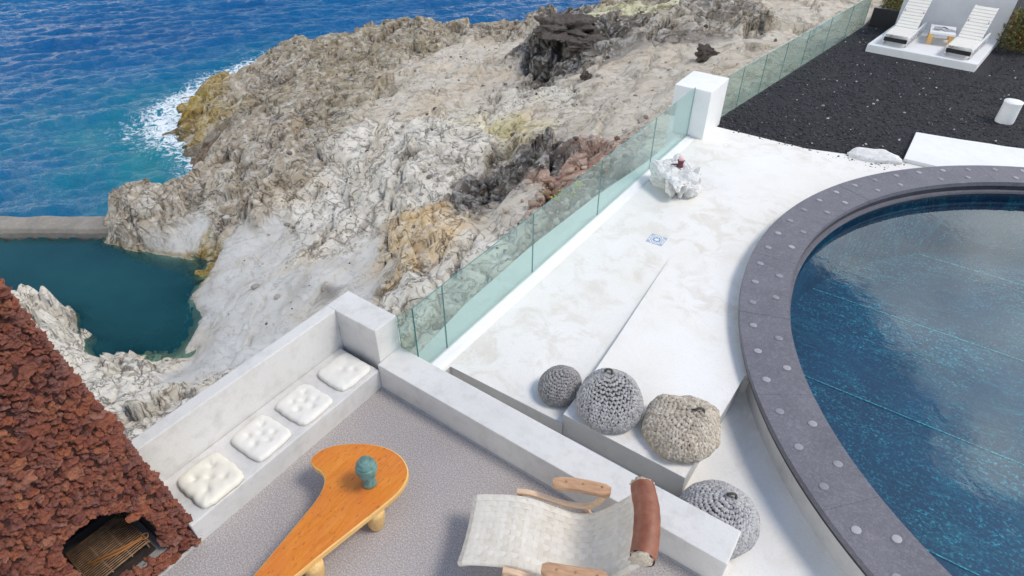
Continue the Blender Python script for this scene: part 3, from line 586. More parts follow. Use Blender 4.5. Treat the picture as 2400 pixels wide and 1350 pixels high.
sea = link('sea', me, 'sea', smooth=True); tag(sea, kind='structure')

# ---- tidal pool behind a sea wall
wa = Vector((-16.9, 4.45, 0)); wd = Vector((-.815, -.58, 0)).normalized(); wn_ = Vector((-wd.y, wd.x, 0))
if wn_.y < 0: wn_ = -wn_
def along(s, n_): p = wa + wd * s + wn_ * n_; return (p.x, p.y)
poly = [along(.2, -.3), (-12.5, 5.2), (-9.0, 3.6), (-9.0, .4), (-13, -1.2), (-17, -3.2), along(17, -9.5), along(17, -.3)]
tx = np.arange(-36, -8.5, .3); ty = np.arange(-14, 6, .3); TX, TY = np.meshgrid(tx, ty)
inn = np.array([[in_poly(x, y, poly) for x in tx] for y in ty])
ii = np.arange(TX.size).reshape(TX.shape)
F = np.stack([ii[:-1, :-1], ii[:-1, 1:], ii[1:, 1:], ii[1:, :-1]], -1).reshape(-1, 4)
F = F[np.stack([inn[:-1, :-1], inn[:-1, 1:], inn[1:, 1:], inn[1:, :-1]], -1).all(-1).reshape(-1)]
gi = np.clip(((TX - X0) / DX).round().astype(int), 0, nx - 1); gj = np.clip(((TY - Y0) / DX).round().astype(int), 0, ny - 1)
dep = np.where((TX > X0 + .5) & (TY > Y0 + .5), TIDE - GZ[gj, gi], 2.0)
me = np_mesh('tidal_pool_water', np.stack([TX, TY, np.full_like(TX, TIDE)], -1).reshape(-1, 3), F)
fattr(me, 'clear', np.exp(-np.clip(dep, 0, 9) / .38))
tp = link('tidal_pool_water', me, 'tidal', smooth=True); tag(tp, kind='structure')
bm = bmesh.new(); prof = [(-.42, -9), (-.42, TIDE + .16), (-.36, TIDE + .30), (-.30, TIDE + .34), (.30, TIDE + .40), (.38, TIDE + .34), (.48, -9)]
st = []
for i in range(61):
    s = i * .3
    ring = []
    for n_, z in prof:
        jit = .03 * mnoise.noise(Vector((s * 1.3, n_ * 3, z))) if z > -8 else 0
        x, y = along(s, n_ + jit); ring.append(bm.verts.new((x, y, z + jit)))
    st.append(ring)
for a, b in zip(st[:-1], st[1:]):
    for k in range(len(prof) - 1): bm.faces.new((a[k], b[k], b[k + 1], a[k + 1]))
bm.faces.new(st[0]); bm.faces.new(st[-1][::-1]); bmesh.ops.recalc_face_normals(bm, faces=bm.faces)
o = from_bm('sea_wall', bm, 'old_concrete'); tag(o, 'weathered grey sea wall closing off the dark tidal pool', 'wall')

# ---- terrace slabs
ledge = [(.49, .375), (.06, .375), (.03, .64), (-.09, 1.72), (-.13, 3.38), (-.06, 5.33), (.1, 7.01), (.12, 8.3), (.12, 9.28)]
T1 = [(.49, .375), (.49, .70), (2.07, .715), (2.07, .77), (3.455, .77), (3.455, 2.5)] + arc(5.45, 209.8, 124.5, 40) + [(4.05, 9.75), (3.2, 9.52), (2.42, 9.28)] + ledge[::-1][:-1]
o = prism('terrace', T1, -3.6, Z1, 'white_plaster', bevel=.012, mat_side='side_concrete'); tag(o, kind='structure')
# shallow ramped step that runs out into the terrace
T2 = [(2.06, .735), (3.475, .735), (3.475, 2.52)] + arc(5.452, 209.6, 190, 12) + [(1.74, 4.34), (1.84, 3.35), (1.955, 2.2), (2.025, 1.4)]
def z2(x, y): return Z1 + .004 + (Z2 - Z1) * max(0.0, min(1.0, (4.34 - y) / 3.4))
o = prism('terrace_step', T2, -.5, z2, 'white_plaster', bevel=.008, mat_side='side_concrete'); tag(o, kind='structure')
T3 = [(.4, .30), (4.08, .30), (4.08, -6), (8.0, -6)] + arc(5.45, 267, 209.5, 40) + [(3.30, 2.7), (3.30, .80), (.4, .80)]
o = prism('walkway', T3, -.9, Z3, 'white_plaster'); tag(o, kind='structure')
# upswept plaster cove under the glass
bm = bmesh.new(); prevr = None
for i in range(46):
    y = .385 + i * (8.49 - .385) / 45; dz = .004 * mnoise.noise(Vector((0, y * 2, 1)))
    ring = [bm.verts.new((.285, y, Z1 - .02)), bm.verts.new((.285, y, Z1 + .035 + dz)), bm.verts.new((.32, y, Z1 + .030 + dz)), bm.verts.new((.38 + dz, y, Z1 + .011)), bm.verts.new((.46 + dz * 3, y, Z1 + .003)), bm.verts.new((.46, y, Z1 - .02))]
    if prevr:
        for k in range(5): bm.faces.new((prevr[k], ring[k], ring[k + 1], prevr[k + 1]))
    else: bm.faces.new(ring)
    prevr = ring
bm.faces.new(prevr[::-1]); bmesh.ops.recalc_face_normals(bm, faces=bm.faces)
o = from_bm('plaster_cove', bm, 'white_paint', smooth=True); tag(o, kind='structure')
# lounge floor and its carpet
o = box('lounge_slab', -.6, 4.07, -6, -.002, -.9, -.012, 'grey_concrete', bevel=0); tag(o, kind='structure')
bm = bmesh.new(); pts = []
for i in range(0, 90): pts.append((.022 + .006 * mnoise.noise(Vector((i * .9, 0, 0))), -6 + i * .0664))
pts += [(.03 + i * .05, -.026 + .007 * mnoise.noise(Vector((i * .8, 5, 0)))) for i in range(81)]
pts += [(4.06, -.03), (4.06, -6)]
fc = bm.faces.new([bm.verts.new((x, y, 0)) for x, y in pts[::-1]])
if fc.normal.z < 0: fc.normal_flip()
r_ = bmesh.ops.extrude_face_region(bm, geom=[fc]); 
for v in r_['geom']:
    if isinstance(v, bmesh.types.BMVert): v.co.z = -.011
bmesh.ops.triangulate(bm, faces=[f for f in bm.faces if len(f.verts) > 4]); bmesh.ops.recalc_face_normals(bm, faces=bm.faces)
o = from_bm('carpet', bm, 'carpet'); tag(o, kind='structure')

# ---- black gravel bed
gp = [(.40, 9.2), (4.15, 9.2), (4.15, 11.0), (16, 12.8), (16, 30), (1.62, 30), (1.55, 18.7)]
bm = bmesh.new(); fc = bm.faces.new([bm.verts.new((x, y, ZG)) for x, y in gp]); bmesh.ops.triangulate(bm, faces=[fc])
o = from_bm('gravel_ground', bm, 'gravel'); tag(o, kind='structure')
if o.data.polygons[0].normal.z < 0: o.data.flip_normals()
bm = bmesh.new(); fc = bm.faces.new([bm.verts.new((x, y, ZG - .004 if True else 0)) for x, y in gp]); bm.free()
def scatter(name, pts, mat, seed, variants=6, sub=1, amp=.5, flat=.7):
    """many small stones joined into one mesh; pts = (x, y, z, size)"""
    vs = []
    for k in range(variants):
        m_ = rock_mesh('tmp', seed + k, sub, amp, (1, .85, flat)); a = np.zeros(len(m_.vertices) * 3); m_.vertices.foreach_get('co', a)
        f = np.array([p.vertices[:] for p in m_.polygons]); vs.append((a.reshape(-1, 3), f)); bpy.data.meshes.remove(m_)
    Vs = []; Fs = []; off = 0; rg = np.random.default_rng(seed)
    for x, y, z, s in pts:
        a, f = vs[rg.integers(variants)]; th = rg.random() * 6.28; c, s2 = math.cos(th), math.sin(th)
        q = a * s * np.array([1, .7 + .6 * rg.random(), .7 + .5 * rg.random()]); Vs.append(np.stack([q[:, 0] * c - q[:, 1] * s2 + x, q[:, 0] * s2 + q[:, 1] * c + y, q[:, 2] + z], 1)); Fs.append(f + off); off += len(a)
    me = np_mesh(name, np.concatenate(Vs), np.concatenate(Fs)); return link(name, me, mat)
pts = []
rg = np.random.default_rng(17)
while len(pts) < 15000:
    y = 9.2 + 13.5 * rg.random() ** 1.25; x = .4 + 7.5 * rg.random()
    if not in_poly(x, y, gp) or x < .42 + (y - 9.3) * .123: continue
    if 2.05 < x < 5.0 and 16.1 < y < 19.1: continue
    s = .012 + .022 * rg.random() ** 2.2
    pts.append((x, y, ZG + s * .2, s))
o = scatter('gravel_stones', pts, 'gravel_stone', 40, 5, 1, .5, .75); tag(o, 'loose black volcanic gravel with a few pale chips', 'gravel', kind='stuff')
# white plaster slab and rough white border stone at the gravel edge
ws = [(4.05, 9.765)] + [(4.9, 9.765)] + arc(5.46, 124, 62, 24) + [(11.5, 10.2), (11.5, 12.4), (8, 11.9), (6.3, 11.62), (5.9, 11.55), (5.55, 11.44), (5.3, 11.43), (4.8, 11.31), (4.05, 11.20)]
o = prism('white_slab', ws, -.3, .12, 'white_paint', bevel=.012); tag(o, kind='structure')

# ================================================================== BUILT THINGS
# ---- concrete bench with backrest and corner pillar
bench = empty('concrete_bench', (-.35, -1.2, 0)); BO = Vector(bench.location)
def rel(o, root): o.location = -Vector(root.location); return o
tag(bench, 'long grey concrete bench with high backrest above the rocks', 'bench')
rel(box('seat', -.63, .018, -2.40, 0, -.5, .28, 'grey_concrete', bench, bevel=.014, sub=3, amp=.006), bench)
rel(box('backrest', -.78, -.63, -2.40, .055, -5.2, .83, 'grey_concrete', bench, bevel=.012, sub=3, amp=.006), bench)
rel(box('corner_pillar', -.782, 0.0, .052, .39, -5.2, .832, 'grey_concrete', bench, bevel=.014, sub=2, amp=.006), bench)
o = box('low_wall', .002, 4.13, 0, .37, -.9, .36, 'grey_concrete', bevel=.012, sub=3, amp=.006)
tag(o, 'low grey concrete wall dividing the carpeted lounge from the white terrace', 'wall')

# ---- tufted cushions
def cushion(cx, cy, w, d, rz, h, mat, tufts, seed):
    n = 44; V = []; rs_ = random.Random(seed); tilt = rs_.uniform(-.01, .01)
    for j in range(n + 1):
        for i in range(n + 1):
            u = i / n * 2 - 1; v = j / n * 2 - 1
            # rounded-square outline
            k = (abs(u) ** 5 + abs(v) ** 5) ** .2; m_ = max(abs(u), abs(v)); sc_ = 1.0 if k < 1e-6 else (m_ / k)
            x = u * (.18 + .82 * sc_) if k > 1e-6 else u; y = v * (.18 + .82 * sc_) if k > 1e-6 else v
            e = 1 - m_ ** 7
            z = h * (.25 + .75 * math.sqrt(max(e, 0)))
            for tx, ty in tufts:
                dd = ((u - tx) ** 2 + (v - ty) ** 2); z -= h * .34 * math.exp(-dd / .02) + h * .14 * math.exp(-dd / .09)
            z += h * .14 * mnoise.noise(Vector((u * 2.6, v * 2.6, seed * 3.0))) * e
            jx = .012 * mnoise.noise(Vector((v * 3, seed, 1))); jy = .012 * mnoise.noise(Vector((u * 3, seed, 7)))
            V.append((x * w / 2 + jx, y * d / 2 + jy, z + .02))
    F = [(j * (n + 1) + i, j * (n + 1) + i + 1, (j + 1) * (n + 1) + i + 1, (j + 1) * (n + 1) + i) for j in range(n) for i in range(n)]
    rim = [i for i in range(n + 1)] + [(j + 1) * (n + 1) - 1 for j in range(1, n + 1)] + [n * (n + 1) + i for i in range(n - 1, -1, -1)] + [j * (n + 1) for j in range(n - 1, 0, -1)]
    o_ = len(V)
    for r_ in rim: V.append((V[r_][0] * .985, V[r_][1] * .985, .0))
    for a in range(len(rim)):
        b = (a + 1) % len(rim); F.append((rim[b], rim[a], o_ + a, o_ + b))
    F.append(tuple(range(o_ + len(rim) - 1, o_ - 1, -1)))
    o = link('seat_cushion', mesh('seat_cushion', V, F), mat, None, (cx, cy, .281), True); o.rotation_euler = (0, 0, rz); return o
tf = [(-.42, -.42), (.42, -.42), (-.42, .42), (.42, .42), (0, 0)]
tf2 = [(-.45, -.3), (.1, -.45), (.45, .05), (-.1, .1), (-.45, .5), (.3, .5)]
for cx, cy, w_, d_, rz, mt, tu, lb in ((-.268, -.262, .47, .47, -.03, 'cotton_white', [(-.1, .0), (.35, .3)], 'flat white seat cushion beside the bench corner pillar'),
        (-.262, -.85, .50, .45, .03, 'cotton_white', tf2, 'white tufted seat cushion, second from the bench pillar'),
        (-.272, -1.405, .50, .45, .04, 'cotton_white', tf2, 'white tufted seat cushion, third from the bench pillar'),
        (-.25, -2.005, .52, .47, -.02, 'cotton_cream', tf, 'cream tufted seat cushion nearest the red stone chimney')):
    o = cushion(cx, cy, w_, d_, rz, .048 if tu is not tf else .058, mt, tu, cy); tag(o, lb, 'cushion', 'cushions on the concrete bench')

# ---- red lava stone barbecue chimney
CX0, MX = -.03, .12
CY0, CY1, MYL = -2.35, -4.35, .07
ZT = 4.3
def front(y, z): return Vector((CX0 - MX * z, y, z))
chim = empty('stone_chimney', (-.8, -3.3, 0)); tag(chim, 'red lava stone barbecue chimney with arched grill opening', 'chimney')
archp = [(-3.235, .165), (-2.625, .165), (-2.60, .42), (-2.64, .66), (-2.745, .86), (-2.88, .955), (-3.04, .985), (-3.17, .945), (-3.235, .82)]
archp = [(a.x, a.y) for a in catmull([Vector((*p, 0)) for p in archp[1:]], 4)] + [archp[0]]
bm = bmesh.new()
outl = [(CY1, -.3), (CY0, -.3), (CY0 - MYL * ZT, ZT), (CY1 + MYL * ZT, ZT)]
ov = [bm.verts.new(front(y, z)) for y, z in outl]; iv = [bm.verts.new(front(y, z)) for y, z in archp]
ed = [bm.edges.new((ov[i], ov[(i + 1) % 4])) for i in range(4)] + [bm.edges.new((iv[i], iv[(i + 1) % len(iv)])) for i in range(len(iv))]
bmesh.ops.triangle_fill(bm, use_beauty=True, edges=ed)
bk = [bm.verts.new((-1.75, CY1, -.3)), bm.verts.new((-1.75, CY0, -.3)), bm.verts.new((-1.75 + .3, CY0 - MYL * ZT, ZT)), bm.verts.new((-1.75 + .3, CY1 + MYL * ZT, ZT))]
for i in range(4): bm.faces.new((ov[i], bk[i], bk[(i + 1) % 4], ov[(i + 1) % 4]))
bm.faces.new(bk[::-1]); bmesh.ops.recalc_face_normals(bm, faces=bm.faces)
rel(from_bm('chimney_body', bm, 'mortar', chim), chim)
bm = bmesh.new(); fv = [bm.verts.new(front(y, z) + Vector((.004, 0, 0))) for y, z in archp]; bv = [bm.verts.new((-.85, y, z)) for y, z in archp]; n = len(archp)
for i in range(n - 1): bm.faces.new((fv[i], fv[i + 1], bv[i + 1], bv[i]))
bm.faces.new(bv); bmesh.ops.recalc_face_normals(bm, faces=bm.faces)
rel(from_bm('firebox', bm, 'soot', chim), chim)
rel(box('hearth_floor', -.85, -.052, -3.233, -2.628, .10, .172, 'hearth_concrete', chim, bevel=.006), chim)
rel(box('ash_bed', -.66, -.12, -3.21, -2.69, .1722, .19, 'soot', chim, bevel=.004), chim)
# iron grate: frame and bars joined, all too thin to tell apart one by one
parts = [];
for i in range(21): y0 = -.62 + i * .0235; parts.append(tube_data([(y0, -3.19, .30), (y0, -2.70, .30)], .0058, 5))
for y in (-3.19, -3.03, -2.86, -2.70): parts.append(tube_data([(-.64, y, .293), (-.13, y, .293)], .0065, 5))
for a, b in (((-.62, -3.19), (-.62, -2.70)), ((-.15, -3.19), (-.15, -2.70))): parts.append(tube_data([(*a, .296), (*b, .296)], .009, 5))
for x, y in ((-.6, -3.17), (-.6, -2.72), (-.17, -3.17), (-.17, -2.72)): parts.append(tube_data([(x, y, .17), (x, y, .295)], .009, 5))
V, F = join_data(parts); rel(link('grate', mesh('grate', V, F), 'rust', chim, None, True), chim)
V, F = join_data([tube_data([(-.36, -3.12, .312), (-.27, -2.9, .318), (-.205, -2.72, .322)], [.010, .012, .008], 6), tube_data([(-.335, -3.13, .314), (-.235, -2.9, .320), (-.195, -2.72, .322)], [.007, .012, .008], 6),
                  tube_data([(-.20 + .03 * math.cos(a), -2.70 + .03 * math.sin(a), .322) for a in np.linspace(0, 6.28, 13)[:-1]], .006, 5, True)])
o = link('fire_tongs', mesh('fire_tongs', V, F), 'orange_iron', None, None, True); tag(o, 'rusty orange fire tongs lying on the grill in the arch', 'tongs')
o = link('charred_log', rock_mesh('charred_log', 33, 2, .4, (.05, .13, .045)), 'soot', None, (-.45, -2.95, .215)); o.rotation_euler = (0, 0, .5); tag(o, 'dark charred lump under the iron grate in the hearth', 'log')
# stone cladding, laid course by course over the front face and round the visible corner
def inside_arch(y, z, pad=.0):
    cy_, hz_ = -2.92, .165
    return in_poly(y + (y - cy_) * -pad, z, archp)
lavas = [rock_mesh('lava_stone', 100 + k, 3, .62, (.85, 1.0, 1.0), 1.5) for k in range(14)]
for m_ in lavas: m_.materials.append(MAT['lava'])
cf = cam.rotation_euler.to_matrix(); cfi = cf.transposed()
stones = []
rs_ = random.Random(5); placed = {}
grown = [(a + (a + 2.92) * .05, b + .012) for a, b in archp]
for k in range(26000):
    z = rs_.uniform(.03, 4.1); yc = rs_.uniform(-3.9, CY0 - MYL * z - .012); rad_ = rs_.choice((.026, .034, .042, .050, .060)) if k < 9000 else rs_.choice((.022, .028, .034))
    if in_poly(yc, z, grown): continue
    ci, cj = int(yc / .1), int(z / .1); ok = True
    for di in (-1, 0, 1):
        for dj in (-1, 0, 1):
            for (y2, z2_, r2_) in placed.get((ci + di, cj + dj), ()):
                if ((yc - y2) * .80) ** 2 + ((z - z2_) * 1.18) ** 2 < ((rad_ + r2_) * .80) ** 2: ok = False
    if not ok: continue
    placed.setdefault((ci, cj), []).append((yc, z, rad_))
    stones.append((front(yc, z) + Vector((rs_.uniform(-.028, .006), 0, 0)), rad_ * rs_.uniform(1.15, 1.5), rad_ * rs_.uniform(.85, 1.1), rs_.uniform(-.6, .6)))
for i in range(60):                                   # outer corner quoins
    z = .04 + i * .068; stones.append((Vector((CX0 - MX * z - .05, CY0 - MYL * z - .028, z)), .050, .042, rs_.uniform(-.3, .3)))
for y, z in [(a, b) for a, b in archp[1:-1]][::1]: stones.append((front(y - .0 + (.03 if y > -2.92 else -.03), z + .025) + Vector((-.01, 0, 0)), .045, .036, rs_.uniform(-.4, .4)))
def in_view(p):
    q = cfi @ (p - CAM); 
    if q.z > -.1: return False
    return abs(q.x / -q.z) < .5 * 36 / cd.lens * 1.02 and abs(q.y / -q.z) < .5 * 36 / cd.lens * 9 / 16 * 1.02
order = sorted(range(len(stones)), key=lambda i: (not in_view(stones[i][0]), (stones[i][0] - CAM).length / max(stones[i][1] * 2, .05)))
rest = []
for k, i in enumerate(order):
    p, a, b, rt = stones[i]; lm = lavas[(i * 5 + i // 7) % 14]
    if k < 300:
        o = bpy.data.objects.new('lava_stone', lm); COL.objects.link(o); o.parent = chim; o.location = p - Vector(chim.location)
        o.scale = (.07, a, b); o.rotation_euler = (rt, -MX, rs_.uniform(-.15, .15))
    else: rest.append((p, a, b, rt, lm))
Vs = []; Fs = []; off = 0; cache = {}
for p, a, b, rt, lm in rest:
    if lm.name not in cache:
        arr = np.zeros(len(lm.vertices) * 3); lm.vertices.foreach_get('co', arr); cache[lm.name] = (arr.reshape(-1, 3), np.array([q.vertices[:] for q in lm.polygons]))
    arr, fa = cache[lm.name]
    q = arr * np.array([.07, a, b]); c, s = math.cos(rt), math.sin(rt)
    q = np.stack([q[:, 0] - MX * q[:, 2], q[:, 1] * c - q[:, 2] * s, q[:, 1] * s + q[:, 2] * c], 1) + np.array(p)
    Vs.append(q); Fs.append(fa + off); off += len(arr)
o = link('lava_cladding', np_mesh('lava_cladding', np.concatenate(Vs), np.concatenate(Fs)), 'lava', chim); rel(o, chim); o['kind'] = 'stuff'

# ---- round pool with studded slate rim
pool = empty('round_pool', PC); tag(pool, 'large round raised pool with a dark studded stone rim', 'pool')
def annulus(name, r0, r1, z0, z1, mat, parent, a0=0, a1=360, n=96, bevel=0):
    bm = bmesh.new(); full = a1 - a0 >= 360; st = []
    for i in range(n if full else n + 1):
        a = R(a0 + (a1 - a0) * i / n); c, s = math.cos(a), math.sin(a)
        st.append([bm.verts.new((r * c, r * s, z)) for r, z in ((r0, z0), (r1, z0), (r1, z1), (r0, z1))])
    for i in range(len(st) if full else len(st) - 1):
        A, B = st[i], st[(i + 1) % len(st)]
        for k in range(4): bm.faces.new((A[k], B[k], B[(k + 1) % 4], A[(k + 1) % 4]))
    if not full: bm.faces.new(st[0]); bm.faces.new(st[-1][::-1])
    bmesh.ops.recalc_face_normals(bm, faces=bm.faces)
    if bevel:
        es = [e for e in bm.edges if len(e.link_faces) == 2 and e.calc_face_angle(0) > .8]
        bmesh.ops.bevel(bm, geom=es, offset=bevel, segments=2, affect='EDGES')
    return from_bm(name, bm, mat, parent)
annulus('pool_wall', 5.06, 5.462, -.9, .155, 'pool_concrete', pool, n=160)
annulus('gasket', 5.05, 5.515, .156, .204, 'black', pool, n=160)
annulus('basin_wall', 4.925, 5.048, .005, .2, 'basin_wall', pool, n=160)
annulus('basin_mosaic', 4.927, 5.048, -1.3, .004, 'pool_floor', pool, n=160)
annulus('inner_lip', 4.86, 4.924, .085, .125, 'slate', pool, n=160)
slab0 = annulus('rim_slab', 4.914, 5.53, .205, ZP, 'slate', pool, a0=4.303, a1=19.297, n=12, bevel=.002)
V, F = lathe_data([(.048, 0), (.048, .005), (.041, .009), (.02, .011)], 12)
sm = mesh('stud', V, F); sm.materials.append(MAT['stud'])
def studs(slab):
    for rr_, an in ((5.368, 6.9), (5.368, 11.9), (5.368, 16.9), (5.085, 8.9), (5.085, 14.65)):
        a = R(an); o = bpy.data.objects.new('stud', sm); COL.objects.link(o); o.parent = slab
        o.location = (rr_ * math.cos(a), rr_ * math.sin(a), ZP + .0005); o.scale = (1, .86, 1); o.rotation_euler = (0, 0, a)
studs(slab0)
for k in range(1, 24):
    o = slab0.copy(); COL.objects.link(o); o.parent = pool; o.rotation_euler = (0, 0, R(15 * k)); o.location = (0, 0, .0008 * math.sin(k * 2.3)); studs(o)
bm = bmesh.new(); bmesh.ops.create_circle(bm, cap_ends=True, radius=4.93, segments=96)
for v in bm.verts: v.co.z = -1.2
o = from_bm('basin_floor', bm, 'pool_floor', pool)
for ys in (4.43, 6.63, 2.45, 8.83):
    d = ys - PC.y; hw = math.sqrt(4.9 ** 2 - d * d)
    rel2 = box('floor_seam', -hw, hw, d - .009, d + .009, -1.2, -1.188, 'seam', pool, bevel=0)
bm = bmesh.new(); bmesh.ops.create_circle(bm, cap_ends=True, radius=4.93, segments=160)
for v in bm.verts: v.co.z = 0
o = from_bm('pool_water', bm, 'pool_water', None, (PC.x, PC.y, .0)); tag(o, kind='structure')
if o.data.polygons[0].normal.z < 0: o.data.flip_normals()

# ---- glass balustrades
def glass_fence(name, pts, h, z0, label, shoe=True):
    root = empty(name, (pts[0][0], pts[0][1], z0)); tag(root, label, 'glass fence')
    for (xa, ya, ha), (xb, yb, hb_) in zip([(*q, h)[:3] if len(q) == 2 else q for q in pts][:-1], [(*q, h)[:3] if len(q) == 2 else q for q in pts][1:]):
        a = Vector((xa, ya, 0)); b = Vector((xb, yb, 0)); d = (b - a); L_ = d.length; d.normalize(); n_ = Vector((-d.y, d.x, 0)) * .0065
        a2 = a + d * .006; b2 = b - d * .006; zb = z0 - .06
        V = [a2 - n_, b2 - n_, b2 + n_, a2 + n_]; V = [Vector((v.x, v.y, zb)) for v in V] + [Vector((v.x, v.y, z0 + zz_)) for v, zz_ in zip(V, (ha, hb_, hb_, ha))]
        org = Vector((pts[0][0], pts[0][1], z0)); V = [v - org for v in V]
        F = [(0, 1, 5, 4), (2, 3, 7, 6), (1, 2, 6, 5), (3, 0, 4, 7), (4, 5, 6, 7), (3, 2, 1, 0)]
        me = mesh('glass_panel', V, F); me.materials.append(MAT['glass']); me.materials.append(MAT['glass_edge'])
        for i in (2, 3, 4, 5): me.polygons[i].material_index = 1
        link('glass_panel', me, None, root)
    return root
glass_fence('glass_balustrade', [(.003, .40, .80), (.262, .405), (.262, .91), (.262, 2.83), (.262, 4.76), (.262, 6.74), (.262, 8.495)], 1.02, Z1 - .02, 'green tinted glass fence along the white terrace')
def g2(s): return (.44 + (1.56 - .44) * s, 9.47 + (18.7 - 9.47) * s)
glass_fence('glass_balustrade', [g2(s) for s in (0, .115, .235, .36, .50, .66, .83, 1.0)], .94, ZG - .02, 'green tinted glass fence along the black gravel bed')
o = box('terrace_pillar', -.16, .59, 8.5, 9.46, -3.0, 1.02, 'white_paint', bevel=.014, sub=2, amp=.006); tag(o, 'tall white square pillar between the two glass fences', 'pillar')

# ---- knitted poufs
def pouf(loc, rad, h, rows, mat, label, rz, tiltx, loop_mat='rope', lump=1.0, seed=1, loop=True, spiral=0.0, apex=(0, 0), dent=.035):
    root = empty('knitted_pouf', loc, rz); tag(root, label, 'pouf', 'knitted poufs on the terrace')
    rs_ = random.Random(seed)
    def surf(t_, a):               # t_ 0 at the crown, 1 at the base
        ph = t_ * 2.18
        r = rad * math.sin(min(ph, math.pi / 2)) ** .92 if ph < math.pi / 2 else rad * (1 - .20 * ((ph - math.pi / 2) / .61) ** 2)
        z = h * (.34 + .60 * math.cos(ph) + .06 * math.exp(-(ph / .35) ** 2)) if ph < math.pi / 2 else h * .34 * (1 - (ph - math.pi / 2) / .61)
        k = 1 + dent * mnoise.noise(Vector((math.cos(a) * 1.5 + seed * 5, math.sin(a) * 1.5, t_ * 2))) + dent * .4 * mnoise.noise(Vector((math.cos(a) * 4 + seed * 5, math.sin(a) * 4, t_ * 5)))
        q = (1 - t_) ** 1.5
        return Vector((r * k * math.cos(a) + apex[0] * q, r * k * math.sin(a) + apex[1] * q, max(z * (1 + (k - 1) * .8), .008)))
    V = []; F = []; nr, na = 20, 40
    for i in range(nr + 1):
        for j in range(na):
            p = surf(max(i / nr, .002), 2 * math.pi * j / na); V.append((p.x * .965, p.y * .965, p.z * .965))
    for i in range(nr):
        for j in range(na): F.append((i * na + j, (i + 1) * na + j, (i + 1) * na + (j + 1) % na, i * na + (j + 1) % na))
    F.append(tuple(range(na))); F.append(tuple(nr * na + j for j in range(na))[::-1])
    link('filling', mesh('filling', V, F), 'knit_core', root, None, True)
    # unit stitch leg
    base_v = []; base_f = []; nk, nl = 6, 4
    for l in range(nl + 1):
        for k in range(nk):
            th = math.pi * (l / nl); rr_ = math.sin(th) if 0 < l < nl else .12
            base_v.append((rr_ * math.cos(2 * math.pi * k / nk), rr_ * math.sin(2 * math.pi * k / nk), math.cos(th)))
    for l in range(nl):
        for k in range(nk): base_f.append((l * nk + k, (l + 1) * nk + k, (l + 1) * nk + (k + 1) % nk, l * nk + (k + 1) % nk))
    bvn = np.array(base_v); bfn = np.array(base_f)
    Vs = []; Fs = []; off = 0
    for i in range(rows):
        t_ = (i + .6) / rows
        p0 = surf(t_, 0); rr_ = math.hypot(p0.x, p0.y); pitch = rad * 2.18 / rows * .95
        n_ = max(6, int(2 * math.pi * rr_ / (pitch * 1.05)))
        for j in range(n_):
            a = 2 * math.pi * j / n_ + rs_.uniform(-.03, .03) + spiral * t_
            for s in (-1, 1):
                a2 = a + s * .24 * 2 * math.pi / n_
                tt = min(max(t_ + rs_.uniform(-.007, .007), .01), 1)
                p = surf(tt, a2); q = surf(min(tt + .02, 1.0), a2); u = surf(tt, a2 + .02)
                dv = (q - p); dv = dv.normalized() if dv.length > 1e-6 else Vector((0, 0, -1)); du = (u - p).normalized(); nn = dv.cross(du).normalized() * (1 if dv.cross(du).dot(p - Vector((0, 0, h * .3))) > 0 else -1)
                ax = (dv * .80 + du * s * -.50 + nn * .18).normalized(); b1_ = ax.cross(nn).normalized(); b2_ = ax.cross(b1_)
                L_ = pitch * .70 * lump * rs_.uniform(.9, 1.12); W_ = pitch * .40 * lump * rs_.uniform(.9, 1.1)
                Mx = np.array([b1_ * W_, b2_ * W_, ax * L_])
                Vs.append(bvn @ Mx + np.array(p + nn * (.004 + .003 * rs_.random()))); Fs.append(bfn + off); off += len(bvn)
    me = np_mesh('knit_cover', np.concatenate(Vs), np.concatenate(Fs)); o = link('knit_cover', me, mat, root, None, True)
    if loop:
        top = surf(.03, 0); c = Vector((0, 0, h * 1.0 + .03))
        pathp = [(.040 * math.cos(a) + apex[0] * .97, .012 * math.sin(a * 2) + apex[1] * .97, c.z + .046 * math.sin(a)) for a in np.linspace(0, 2 * math.pi, 17)[:-1]]
        tube('carry_loop', pathp, .0135, loop_mat, root, 7, True)
    return root
pouf((1.80, 1.06, Z1), .235, .325, 15, 'knit_dark', 'small dark grey knitted pouf on the terrace below the step', 0, 0, seed=2, loop=False, apex=(.05, .10))
tube('carry_loop', [(.05 + .034 * math.cos(a), .10 + .012 * math.sin(2 * a), .322 + .016 * math.sin(a)) for a in np.linspace(0, 6.283, 13)[:-1]], .009, 'knit_dark', bpy.data.objects['knitted_pouf'], 6, True)
pouf((2.46, 1.06, .168), .345, .40, 19, 'knit_grey', 'mid grey knitted pouf with upright loop on the step edge', 0, 0, seed=3, apex=(-.14, .15), dent=.05)
pouf((3.19, 1.20, .165), .385, .375, 18, 'knit_beige', 'beige and cream knitted pouf at the step corner', 0, 0, seed=4, lump=1.06, spiral=.9, apex=(.15, .08), dent=.13)
pouf((3.87, .60, Z3), .365, .40, 19, 'knit_pale', 'pale grey knitted pouf on the walkway behind the low wall', 0, 0, seed=5, apex=(.06, .13), dent=.06)

